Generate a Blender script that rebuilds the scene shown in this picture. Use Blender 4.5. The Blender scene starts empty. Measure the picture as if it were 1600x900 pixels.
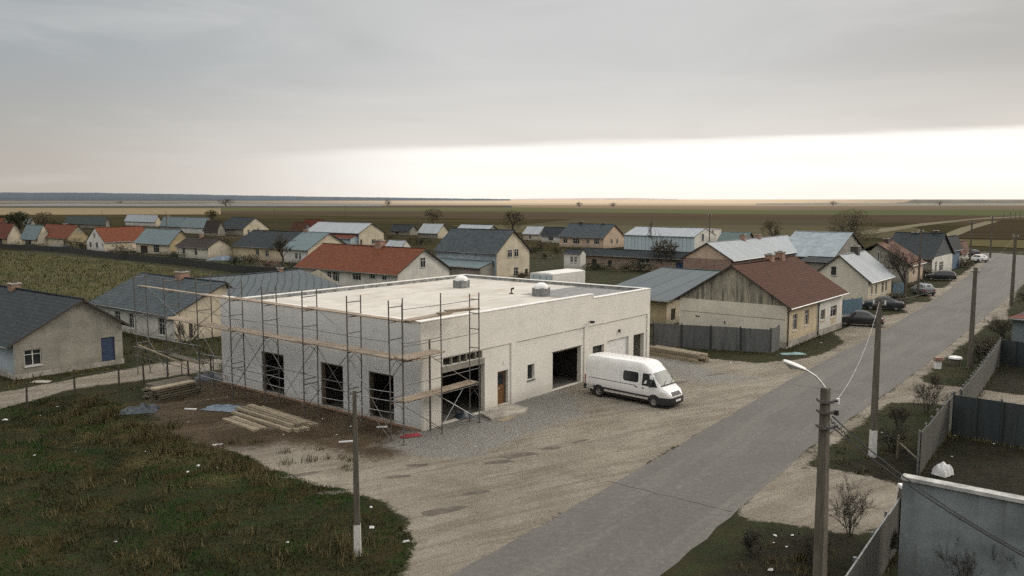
import bpy, math, random
import numpy as np
from mathutils import Vector, Matrix, noise as mnoise

scene = bpy.context.scene
COL = scene.collection
rnd = random.Random(7)
R = math.radians

# ------------------------------------------------------------------ camera
F, H = 1297.0, 12.5                      # focal length in photo pixels, eye height
TH = math.atan(139.0 / F)
CT, ST = math.cos(TH), math.sin(TH)
cam_d = bpy.data.cameras.new("camera")
cam = bpy.data.objects.new("camera", cam_d)
COL.objects.link(cam)
cam.location = (0, 0, H)
cam.rotation_euler = (R(90) - TH, 0, 0)
cam_d.sensor_width = 36.0
cam_d.lens = F / 1600 * 36
cam_d.clip_end = 40000
scene.camera = cam

def G(u, v, z=0.0):
    dx, up = u - 800.0, 450.0 - v
    d = (dx, up * ST + F * CT, up * CT - F * ST)
    t = (z - H) / d[2]
    return Vector((d[0] * t, d[1] * t, 0))
def hz(p, v):
    k = (450.0 - v) / F
    return H + (k * p[1] * CT - p[1] * ST) / (CT + k * ST)
def colsolve(p, d, u):
    den = F * d[0] - (u - 800) * d[1] * CT
    return ((u - 800) * (p[1] * CT + H * ST) - F * p[0]) / den

AZ = R(38.7)                             # street grid: a runs up the street, b to its left
A = Vector((math.sin(AZ), math.cos(AZ), 0))
B = Vector((-math.cos(AZ), math.sin(AZ), 0))
ROTZ = math.pi / 2 - AZ

# ------------------------------------------------------------------ materials
MATS = {}
def newmat(name):
    m = bpy.data.materials.new(name); m.use_nodes = True
    MATS[name] = m
    nt = m.node_tree
    return m, nt, nt.nodes["Principled BSDF"], nt.nodes, nt.links
def mapc(nt, kind, scale):
    tc = nt.nodes.new("ShaderNodeTexCoord"); mp = nt.nodes.new("ShaderNodeMapping")
    mp.inputs["Scale"].default_value = scale
    nt.links.new(tc.outputs[kind], mp.inputs[0]); return mp.outputs[0]
def noi(nt, vec, scale, detail=6, rough=.6, dist=0):
    n = nt.nodes.new("ShaderNodeTexNoise"); n.inputs["Scale"].default_value = scale
    n.inputs["Detail"].default_value = detail; n.inputs["Roughness"].default_value = rough
    n.inputs["Distortion"].default_value = dist
    nt.links.new(vec, n.inputs["Vector"]); return n.outputs["Fac"]
def ramp(nt, fac, a, b, va=0.0, vb=1.0):
    r = nt.nodes.new("ShaderNodeMapRange"); r.interpolation_type = 'SMOOTHSTEP'
    for i, x in zip((1, 2, 3, 4), (a, b, va, vb)): r.inputs[i].default_value = x
    nt.links.new(fac, r.inputs[0]); return r.outputs[0]
def mix(nt, fac, c1, c2, mode='MIX'):
    m = nt.nodes.new("ShaderNodeMix"); m.data_type = 'RGBA'; m.blend_type = mode
    for i, c in ((6, c1), (7, c2)):
        if isinstance(c, (tuple, list)): m.inputs[i].default_value = (*c[:3], 1)
        else: nt.links.new(c, m.inputs[i])
    if isinstance(fac, (int, float)): m.inputs[0].default_value = fac
    else: nt.links.new(fac, m.inputs[0])
    return m.outputs[2]
def mth(nt, op, a, b=None, c=None):
    m = nt.nodes.new("ShaderNodeMath"); m.operation = op
    for i, x in enumerate((a, b, c)):
        if x is None: continue
        if isinstance(x, (int, float)): m.inputs[i].default_value = x
        else: nt.links.new(x, m.inputs[i])
    return m.outputs[0]
def bump(nt, bsdf, h, strength=.4, dist=.05):
    b = nt.nodes.new("ShaderNodeBump"); b.inputs["Strength"].default_value = strength
    b.inputs["Distance"].default_value = dist
    nt.links.new(h, b.inputs["Height"]); nt.links.new(b.outputs[0], bsdf.inputs["Normal"])

def plaster(name, c, dirt=.45, dirtcol=(.16, .14, .11), streak=.5, var=.15, basez=.8, blocks=0.0, speck=.35, thr=.52):
    """rendered wall: blotches, vertical rain streaks, splash dirt near the ground"""
    m, nt, bs, N, L = newmat(name)
    uv = mapc(nt, "Object", (1, 1, 1))
    n1 = noi(nt, uv, .45, 8, .7); n2 = noi(nt, uv, 4.0, 6, .7)
    sv = mapc(nt, "Object", (2.2, 2.2, .22)); n3 = noi(nt, sv, 1.3, 6, .65)
    dk = tuple(x * (1 - var * 2) for x in c); lt = tuple(min(.9, x * (1 + var * .5)) for x in c)
    col = mix(nt, ramp(nt, n1, .3, .7), dk, lt)
    col = mix(nt, ramp(nt, n2, .3, .75, 0, speck), col, tuple(x * .7 for x in c))
    col = mix(nt, ramp(nt, n3, thr, thr + .24, 0, streak), col, dirtcol)
    sp = N.new("ShaderNodeSeparateXYZ"); L.new(uv, sp.inputs[0])
    hh = mth(nt, 'ADD', sp.outputs[2], mth(nt, 'MULTIPLY', n2, -.5))
    col = mix(nt, ramp(nt, hh, -.15, basez, dirt, 0), col, dirtcol)
    if blocks:
        bt = N.new("ShaderNodeTexBrick"); u2 = mapc(nt, "UV", (1, 1, 1)); L.new(u2, bt.inputs["Vector"]); bt.inputs["Scale"].default_value = 1; bt.inputs["Brick Width"].default_value = .6; bt.inputs["Row Height"].default_value = .25; bt.inputs["Mortar Size"].default_value = .012
        bt.inputs["Color1"].default_value = (1, 1, 1, 1); bt.inputs["Color2"].default_value = (.86, .86, .85, 1); bt.inputs["Mortar"].default_value = (.6, .6, .58, 1); col = mix(nt, blocks, col, bt.outputs["Color"], 'MULTIPLY')
        n8 = noi(nt, uv, 1.1, 8, .75, .5); col = mix(nt, ramp(nt, n8, .50, .72, 0, .22), col, tuple(x * .62 for x in c))
    L.new(col, bs.inputs["Base Color"]); bs.inputs["Roughness"].default_value = .9
    bump(nt, bs, n2, .35, .03)
    return m

def pat_roof(name, c, kind, c2=None, rough=.8, stain=.5, metal=0.0, tile=(.35, .33), moss=(.10, .095, .07)):
    """roof in UV metres: u along the ridge, v down the slope"""
    m, nt, bs, N, L = newmat(name)
    uv = mapc(nt, "UV", (1, 1, 1)); ob = mapc(nt, "Object", (1, 1, 1))
    c2 = c2 or tuple(x * .6 for x in c)
    n1 = noi(nt, ob, .5, 8, .7); n2 = noi(nt, ob, 3.5, 5, .7)
    sp = N.new("ShaderNodeSeparateXYZ"); L.new(uv, sp.inputs[0])
    if kind == 'tile':
        br = N.new("ShaderNodeTexBrick"); L.new(uv, br.inputs["Vector"])
        br.inputs["Color1"].default_value = (*c, 1); br.inputs["Color2"].default_value = (*c2, 1)
        br.inputs["Mortar"].default_value = (*[x * .3 for x in c], 1)
        br.inputs["Scale"].default_value = 1; br.inputs["Mortar Size"].default_value = .028
        br.inputs["Mortar Smooth"].default_value = .6
        br.inputs["Brick Width"].default_value = tile[0]; br.inputs["Row Height"].default_value = tile[1]
        col = br.outputs["Color"]; hgt = mth(nt, 'FRACT', mth(nt, 'DIVIDE', sp.outputs[1], tile[1]))
    elif kind == 'seam':
        f = mth(nt, 'FRACT', mth(nt, 'DIVIDE', sp.outputs[0], tile[0]))
        line = ramp(nt, mth(nt, 'ABSOLUTE', mth(nt, 'SUBTRACT', f, .5)), .455, .475)
        col = mix(nt, line, c, tuple(x * .4 for x in c)); hgt = line
        cell = N.new("ShaderNodeTexWhiteNoise"); cell.noise_dimensions = '1D'
        L.new(mth(nt, 'FLOOR', mth(nt, 'DIVIDE', sp.outputs[0], tile[0])), cell.inputs["W"])
        col = mix(nt, mth(nt, 'MULTIPLY', cell.outputs["Value"], .35), col, c2)
    elif kind == 'corr':
        w = mth(nt, 'SINE', mth(nt, 'MULTIPLY', sp.outputs[0], 2 * math.pi / tile[0]))
        hgt = w
        col = mix(nt, ramp(nt, w, -1, 1), tuple(x * .72 for x in c), c)
        rows = mth(nt, 'FRACT', mth(nt, 'DIVIDE', sp.outputs[1], 1.6))
        col = mix(nt, ramp(nt, rows, .0, .05, .5, 0), col, tuple(x * .4 for x in c))
    elif kind == 'diamond':
        a = mth(nt, 'FRACT', mth(nt, 'DIVIDE', mth(nt, 'ADD', sp.outputs[0], sp.outputs[1]), tile[0]))
        b = mth(nt, 'FRACT', mth(nt, 'DIVIDE', mth(nt, 'SUBTRACT', sp.outputs[0], sp.outputs[1]), tile[0]))
        hgt = mth(nt, 'MINIMUM', ramp(nt, a, 0, .22), ramp(nt, b, 0, .22))
        col = mix(nt, hgt, tuple(x * .3 for x in c), c)
    col = mix(nt, ramp(nt, n1, .38, .72, 0, stain), col, c2)
    col = mix(nt, ramp(nt, n2, .5, .8, 0, stain), col, moss)
    L.new(col, bs.inputs["Base Color"]); bs.inputs["Roughness"].default_value = rough
    bs.inputs["Metallic"].default_value = metal; bs.inputs["Specular IOR Level"].default_value = .45 if kind == "seam" else .12
    bump(nt, bs, mth(nt, 'ADD', hgt, mth(nt, 'MULTIPLY', n2, .6)), .5, .04)
    return m

def simple(name, c, rough=.8, metal=0, var=.25, scale=3.0, bmp=.2, c2=None, coord="Object", stretch=(1, 1, 1), coat=0, grime=False, objr=0):
    m, nt, bs, N, L = newmat(name)
    v = mapc(nt, coord, stretch); n = noi(nt, v, scale, 6, .65); n2 = noi(nt, v, scale * 7, 4, .7)
    c2 = c2 or tuple(x * (1 - var * 1.6) for x in c)
    col = mix(nt, ramp(nt, n, .32, .7), c2, c)
    col = mix(nt, ramp(nt, n2, .45, .8, 0, var), col, tuple(x * .5 for x in c))
    if objr:
        oi = N.new("ShaderNodeObjectInfo"); col = mix(nt, mth(nt, 'MULTIPLY', oi.outputs["Random"], objr), col, tuple(x * .25 for x in c))
    if grime:
        sp = N.new("ShaderNodeSeparateXYZ"); L.new(v, sp.inputs[0]); zz_ = mth(nt, 'ADD', sp.outputs[2], mth(nt, 'MULTIPLY', n, -.6))
        col = mix(nt, ramp(nt, zz_, .0, .75, .65, 0), col, (.26, .225, .18)); st_ = mapc(nt, "Object", (5, 5, .6)); n7 = noi(nt, st_, 1, 5, .6); col = mix(nt, ramp(nt, n7, .55, .8, 0, .25), col, (.40, .38, .34))
    L.new(col, bs.inputs["Base Color"]); bs.inputs["Roughness"].default_value = rough
    bs.inputs["Metallic"].default_value = metal
    if coat: bs.inputs["Coat Weight"].default_value = coat; bs.inputs["Coat Roughness"].default_value = .08
    if bmp: bump(nt, bs, n2, bmp, .02)
    return m
def brickwall(name, c, c2, mortar=(.30, .27, .23)):
    m, nt, bs, N, L = newmat(name)
    uv = mapc(nt, "UV", (1, 1, 1)); ob = mapc(nt, "Object", (1, 1, 1))
    br = N.new("ShaderNodeTexBrick"); L.new(uv, br.inputs["Vector"])
    br.inputs["Color1"].default_value = (*c, 1); br.inputs["Color2"].default_value = (*c2, 1)
    br.inputs["Mortar"].default_value = (*mortar, 1); br.inputs["Scale"].default_value = 1
    br.inputs["Mortar Size"].default_value = .02
    br.inputs["Brick Width"].default_value = .28; br.inputs["Row Height"].default_value = .14
    n = noi(nt, ob, .8, 7, .7)
    col = mix(nt, ramp(nt, n, .4, .75, 0, .55), br.outputs["Color"], (.10, .075, .06))
    L.new(col, bs.inputs["Base Color"]); bs.inputs["Roughness"].default_value = .92
    bump(nt, bs, br.outputs["Fac"], .3, .02)
    return m
def panelmat(name, c, c2, w=.25, streak=.6):
    """vertical sheet or board fence in UV metres"""
    m, nt, bs, N, L = newmat(name)
    uv = mapc(nt, "UV", (1, 1, 1)); sv = mapc(nt, "Object", (3, 3, .35))
    sp = N.new("ShaderNodeSeparateXYZ"); L.new(uv, sp.inputs[0])
    q = mth(nt, 'DIVIDE', sp.outputs[0], w)
    cell = N.new("ShaderNodeTexWhiteNoise"); cell.noise_dimensions = '1D'; L.new(mth(nt, 'FLOOR', q), cell.inputs["W"])
    line = ramp(nt, mth(nt, 'ABSOLUTE', mth(nt, 'SUBTRACT', mth(nt, 'FRACT', q), .5)), .42, .49)
    n = noi(nt, sv, 1.2, 7, .7)
    col = mix(nt, cell.outputs["Value"], c, c2)
    col = mix(nt, ramp(nt, n, .42, .75, 0, streak), col, tuple(x * .45 for x in c))
    col = mix(nt, line, col, tuple(x * .3 for x in c))
    L.new(col, bs.inputs["Base Color"]); bs.inputs["Roughness"].default_value = .75
    bump(nt, bs, line, .5, .03)
    return m

# walls
P_white = plaster("plaster_white", (.60, .585, .53)); P_cream = plaster("plaster_cream", (.55, .485, .365))
P_stain = plaster("plaster_stained", (.265, .25, .21), dirt=.6, streak=.6, var=.22)
P_beige = plaster("plaster_beige", (.50, .41, .27)); P_pink = plaster("plaster_pinkish", (.50, .38, .28), streak=.3)
P_grey = plaster("plaster_grey_cream", (.57, .535, .44), streak=.15, var=.1)
P_ochre = plaster("plaster_ochre", (.38, .31, .18), streak=.4)
P_gable = plaster("plaster_weathered_gable", (.34, .31, .235), streak=.95, dirtcol=(.075, .072, .058), var=.22, thr=.40)
P_pale = plaster("plaster_pale_blue", (.34, .40, .43), streak=.35)
P_main = plaster("render_new_right", (.66, .635, .57), dirt=.3, streak=.10, var=.05, dirtcol=(.34, .29, .22), basez=.5, blocks=.2, speck=.12)
P_main_l = plaster("render_new_left", (.60, .605, .59), dirt=.3, streak=.10, var=.05, dirtcol=(.30, .27, .22), basez=.5, blocks=.26, speck=.12)
P_conc = plaster("concrete_wall", (.185, .215, .22), dirt=.5, streak=.8, var=.28, dirtcol=(.10, .105, .10))
M_brick = brickwall("red_brick", (.24, .115, .075), (.17, .08, .055)); M_brick2 = brickwall("brown_brick", (.25, .15, .095), (.16, .10, .065))
M_chim = brickwall("chimney_brick", (.30, .12, .06), (.2, .08, .045))
# roofs
Rf_red = pat_roof("roof_red_tile", (.165, .055, .026), 'tile', (.110, .036, .020), stain=.35)
Rf_red2 = pat_roof("roof_dull_red_tile", (.135, .038, .024), 'tile', (.09, .03, .022), stain=.4)
Rf_brown = pat_roof("roof_brown_tile", (.085, .036, .022), 'tile', (.055, .026, .018), stain=.35)
Rf_grey = pat_roof("roof_grey_slate", (.062, .078, .086), 'tile', (.04, .05, .056), stain=.5, tile=(.5, .45))
Rf_diam = pat_roof("roof_diamond_slate", (.088, .104, .112), 'diamond', (.11, .125, .135), stain=.35, tile=(.85, .5))
Rf_dark = pat_roof("roof_dark_slate", (.032, .040, .045), 'tile', (.022, .027, .03), stain=.4, tile=(.5, .4))
Rf_brdk = pat_roof("roof_dark_brown", (.040, .032, .027), 'tile', (.028, .022, .02), stain=.4)
Rf_blue = pat_roof("roof_blue_grey_sheet", (.155, .20, .215), 'corr', (.10, .125, .135), stain=.45, tile=(.5, .5))
Rf_pale = pat_roof("roof_pale_metal", (.30, .33, .35), 'seam', (.22, .235, .245), stain=.3, tile=(1.1, .7), moss=(.3, .28, .25))
Rf_barn = pat_roof("roof_dark_metal", (.085, .105, .118), 'seam', (.058, .072, .082), stain=.45, tile=(2.4, 1))
Rf_rust = pat_roof("roof_rusty", (.10, .048, .034), 'corr', (.19, .12, .095), stain=.6, tile=(.3, .3))
# misc
M_glass = simple("dark_glass", (.022, .026, .03), .12, 0, .1, 2, 0)
M_frame = simple("white_frame", (.62, .61, .57), .6, 0, .2, 5, 0); M_frgreen = simple("dark_green_frame", (.09, .11, .09), .7)
M_dark = simple("dark_timber", (.055, .045, .038), .85); M_hole = simple("dark_interior", (.03, .028, .025), .95)
M_wood = simple("weathered_plank", (.18, .15, .10), .85, 0, .3, 1.5, .3, stretch=(1, 8, 8), objr=.8); M_woodl = simple("fresh_plank", (.40, .33, .225), .85, 0, .3, 1.5, .3, stretch=(1, 8, 8), objr=.75)
M_board = simple("scaffold_board", (.31, .245, .18), .85, 0, .25, 1.2, .3, c2=(.21, .165, .12))
M_steel = simple("scaffold_steel", (.14, .145, .145), .55, .6, .35, 6, 0, c2=(.11, .085, .07)); M_galv = simple("galvanised_steel", (.30, .31, .31), .45, .7, .3, 5, 0)
M_door = simple("brown_door", (.17, .075, .022), .5, 0, .3, 2, .1, stretch=(6, 6, 1)); M_bdoor = simple("blue_door", (.022, .045, .095), .7)
M_pole = simple("concrete_pole", (.12, .105, .08), .9, 0, .3, 2.2, .3, stretch=(4, 4, .6)); M_polew = simple("whitewash", (.62, .60, .57), .9, 0, .2, 6, .2)
M_white = simple("white_paint", (.74, .74, .72), .5, 0, .12, 3, 0); M_car_w = simple("van_white_paint", (.70, .70, .685), .32, 0, .06, 1.5, 0, coat=.5, grime=True)
M_car_dk = simple("dark_blue_car_paint", (.011, .016, .022), .4, .1, .1, 2, 0, coat=.2); M_car_bk = simple("black_car_paint", (.009, .010, .012), .4, .1, .1, 2, 0, coat=.2)
M_car_gr = simple("grey_car_paint", (.17, .19, .195), .35, .3, .1, 2, 0, coat=.6)
M_tyre = simple("tyre_rubber", (.018, .018, .018), .9); M_rim = simple("wheel_rim", (.33, .33, .33), .4, .6); M_plast = simple("black_plastic", (.022, .022, .024), .6)
M_lamp_g = simple("lamp_lens", (.6, .58, .52), .25, 0, .1, 4, 0); M_red = simple("red_lens", (.32, .02, .015), .3); M_screen = simple("windscreen_glass", (.10, .125, .12), .45, 0, .3, 1.5, 0)
M_tarp = simple("grey_blue_tarp", (.15, .20, .25), .55, 0, .35, 3, .4); M_tarp2 = simple("dark_blue_tarp", (.035, .055, .075), .5, 0, .5, 5, .4); M_redc = simple("red_cloth", (.25, .02, .03), .7)
M_litter = simple("white_litter", (.68, .68, .67), .7); M_bark = simple("tree_bark", (.075, .062, .048), .95, 0, .3, 6, .3); M_coping = simple("white_coping", (.74, .72, .68), .6, 0, .15, 1.5, .1)
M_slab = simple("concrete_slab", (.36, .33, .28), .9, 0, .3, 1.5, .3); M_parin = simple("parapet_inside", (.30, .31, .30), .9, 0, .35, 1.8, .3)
M_foot = simple("footing_strip", (.36, .22, .14), .95, 0, .3, 2, .3); M_cable = simple("black_cable", (.015, .015, .016), .6); M_cream_box = simple("box_body_white", (.66, .65, .60), .6, 0, .15, 1, 0)
M_fence_d = panelmat("fence_dark_metal", (.070, .074, .075), (.105, .108, .106), 2.43, .85); M_fence_b = panelmat("fence_brown_grey", (.070, .068, .058), (.050, .048, .042), .22)
M_fence_t = panelmat("fence_teal", (.022, .030, .032), (.030, .038, .039), 1.2, .8); M_fence_v = panelmat("fence_village_boards", (.016, .019, .018), (.030, .029, .025), .18)
M_gate = panelmat("gate_blue", (.06, .12, .17), (.075, .14, .185), .2); M_clad = panelmat("blue_cladding", (.05, .10, .17), (.06, .12, .19), .25)
M_whs = panelmat("pale_blue_sheet", (.42, .50, .53), (.38, .45, .48), 1.0, .25)

# ------------------------------------------------------------------ mesh builder
class MB:
    def __init__(s): s.v = []; s.f = []; s.uv = []; s.m = []; s.mats = []
    def mi(s, m):
        if m not in s.mats: s.mats.append(m)
        return s.mats.index(m)
    def poly(s, pts, m, uv=None):
        i = len(s.v); pts = [Vector(p) for p in pts]; s.v += [tuple(p) for p in pts]
        s.f.append(tuple(range(i, i + len(pts))))
        if uv is None:
            n = (pts[1] - pts[0]).cross(pts[2] - pts[0])
            ax = max(range(3), key=lambda k: abs(n[k]))
            if ax == 2: uv = [(p.x, p.y) for p in pts]
            elif ax == 1: uv = [(p.x, p.z) for p in pts]
            else: uv = [(p.y, p.z) for p in pts]
        s.uv.append(uv); s.m.append(s.mi(m))
    def box(s, a, b, m, M=None):
        x0, y0, z0 = [min(p, q) for p, q in zip(a, b)]; x1, y1, z1 = [max(p, q) for p, q in zip(a, b)]
        c = [Vector(p) for p in ((x0, y0, z0), (x1, y0, z0), (x1, y1, z0), (x0, y1, z0), (x0, y0, z1), (x1, y0, z1), (x1, y1, z1), (x0, y1, z1))]
        if M is not None: c = [M @ p for p in c]
        for q in ((0, 3, 2, 1), (4, 5, 6, 7), (0, 1, 5, 4), (1, 2, 6, 5), (2, 3, 7, 6), (3, 0, 4, 7)): s.poly([c[k] for k in q], m)
    def tube(s, pts, r, m, n=6, cap=True):
        pts = [Vector(p) for p in pts]; rs = r if isinstance(r, (list, tuple)) else [r] * len(pts)
        base = len(s.v); mi = s.mi(m)
        for i, p in enumerate(pts):
            t = (pts[min(i + 1, len(pts) - 1)] - pts[max(i - 1, 0)])
            t = t.normalized() if t.length > 1e-9 else Vector((0, 0, 1))
            up = Vector((0, 0, 1)) if abs(t.z) < .95 else Vector((1, 0, 0))
            a = t.cross(up).normalized(); b = t.cross(a)
            for k in range(n):
                w = 2 * math.pi * k / n; s.v.append(tuple(p + (a * math.cos(w) + b * math.sin(w)) * rs[i]))
        for i in range(len(pts) - 1):
            for k in range(n):
                k2 = (k + 1) % n; q = (base + i * n + k, base + i * n + k2, base + (i + 1) * n + k2, base + (i + 1) * n + k)
                s.f.append(q); s.uv.append([(0, 0)] * 4); s.m.append(mi)
        if cap and n > 3:
            s.f.append(tuple(base + k for k in range(n))); s.uv.append([(0, 0)] * n); s.m.append(mi)
            e = base + (len(pts) - 1) * n
            s.f.append(tuple(e + n - 1 - k for k in range(n))); s.uv.append([(0, 0)] * n); s.m.append(mi)
    def grid(s, P, m, close=False, mf=None):
        """P[i][j] rows of points, shared vertices"""
        base = len(s.v); nr, nc = len(P), len(P[0])
        for row in P:
            for p in row: s.v.append(tuple(p))
        for i in range(nr - 1):
            for j in range(nc if close else nc - 1):
                j2 = (j + 1) % nc
                s.f.append((base + i * nc + j, base + i * nc + j2, base + (i + 1) * nc + j2, base + (i + 1) * nc + j))
                s.uv.append([(0, 0)] * 4); s.m.append(s.mi(mf(i, j) if mf else m))
    def mesh(s, name, smooth=None):
        me = bpy.data.meshes.new(name); me.from_pydata(s.v, [], s.f)
        for m in s.mats: me.materials.append(m)
        me.polygons.foreach_set("material_index", s.m)
        ul = me.uv_layers.new(name="UVMap"); flat = [c for f in s.uv for p in f for c in p[:2]]
        ul.data.foreach_set("uv", flat)
        if smooth is not None:
            me.polygons.foreach_set("use_smooth", [True] * len(s.f)); me.set_sharp_from_angle(angle=R(smooth))
        me.update(); return me
    def build(s, name, parent=None, smooth=None, loc=None, rz=None):
        o = bpy.data.objects.new(name, s.mesh(name, smooth)); COL.objects.link(o)
        if parent: o.parent = parent
        if loc is not None: o.location = loc
        if rz is not None: o.rotation_euler = (0, 0, rz)
        return o

def tag(o, label=None, cat=None, group=None, kind=None):
    if label and not kind: kind = "thing"
    for k, v in (("label", label), ("category", cat), ("group", group), ("kind", kind)):
        if v: o[k] = v
    return o
def empty(name, loc, rz=0.0):
    o = bpy.data.objects.new(name, None); COL.objects.link(o)
    o.location = (loc[0], loc[1], loc[2] if len(loc) > 2 else 0); o.rotation_euler = (0, 0, rz); o.empty_display_size = .3
    return o
def copy_tree(o, parent=None):
    c = o.copy(); COL.objects.link(c); c.parent = parent
    for ch in list(o.children): copy_tree(ch, c)
    return c

# ------------------------------------------------------------------ walls, houses
def wall_face(mb, O, D, L, z0, z1, ops, depth, m, mr=None):
    """rectangular wall from O along D; ops (s0,s1,za,zb) are real holes with reveals going inwards"""
    O = Vector(O); D = Vector(D).normalized(); nin = Vector((D.y, -D.x, 0)) * -1  # inward = left of D
    xs = sorted({0.0, L} | {max(0, min(L, q)) for o in ops for q in o[:2]}); zs = sorted({z0, z1} | {max(z0, min(z1, q)) for o in ops for q in o[2:4]})
    def inside(s, z): return any(o[0] < s < o[1] and o[2] < z < o[3] for o in ops)
    for i in range(len(xs) - 1):
        for j in range(len(zs) - 1):
            if inside((xs[i] + xs[i + 1]) / 2, (zs[j] + zs[j + 1]) / 2): continue
            a, b, c, d = xs[i], xs[i + 1], zs[j], zs[j + 1]
            mb.poly([O + D * a + Vector((0, 0, c)), O + D * b + Vector((0, 0, c)), O + D * b + Vector((0, 0, d)), O + D * a + Vector((0, 0, d))], m, [(a, c), (b, c), (b, d), (a, d)])
    for o in ops:
        a, b, c, d = o[:4]; mr_ = mr or m
        P = [O + D * a + Vector((0, 0, c)), O + D * b + Vector((0, 0, c)), O + D * b + Vector((0, 0, d)), O + D * a + Vector((0, 0, d))]
        for k in range(4):
            p, q = P[k], P[(k + 1) % 4]; mb.poly([p, q, q + nin * depth, p + nin * depth], mr_)

def window_part(root, name, O, D, s0, s1, z0, z1, style='w2', fm=None, inset=.09):
    """frame with bars set in the opening, pane behind it, sill below"""
    fm = fm or M_frame; D = Vector(D).normalized(); nin = Vector((-D.y, D.x, 0)); O = Vector(O)
    Mx = Matrix(((D.x, nin.x, 0, O.x), (D.y, nin.y, 0, O.y), (0, 0, 1, 0), (0, 0, 0, 1)))
    f = MB(); t = .06; w, h = s1 - s0, z1 - z0
    f.box((s0, inset, z0), (s0 + t, inset + .05, z1), fm, Mx); f.box((s1 - t, inset, z0), (s1, inset + .05, z1), fm, Mx)
    f.box((s0 + t, inset, z0), (s1 - t, inset + .05, z0 + t), fm, Mx); f.box((s0 + t, inset, z1 - t), (s1 - t, inset + .05, z1), fm, Mx)
    nb = 1 if style == 'w2' else (2 if style == 'w3' else 0)
    for k in range(nb):
        x = s0 + w * (k + 1) / (nb + 1); f.box((x - .03, inset + .003, z0 + t), (x + .03, inset + .047, z1 - t), fm, Mx)
    if nb: f.box((s0 + t, inset + .006, z0 + h * .68), (s1 - t, inset + .044, z0 + h * .68 + .045), fm, Mx)
    f.box((s0 - .05, -.06, z0 - .07), (s1 + .05, inset, z0 - .004), fm, Mx)
    o = f.build(name, root)
    p = MB(); p.box((s0 + t * .5, inset + .02, z0 + t * .5), (s1 - t * .5, inset + .03, z1 - t * .5), M_glass, Mx)
    if rnd.random() < .6 and w > .7:        # net curtain behind the pane
        p.box((s0 + t, inset + .06, z0 + h * .35), (s0 + w * rnd.choice((.4, .55)), inset + .07, z1 - t), P_white, Mx)
    p.build("pane", o)
    return o

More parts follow.
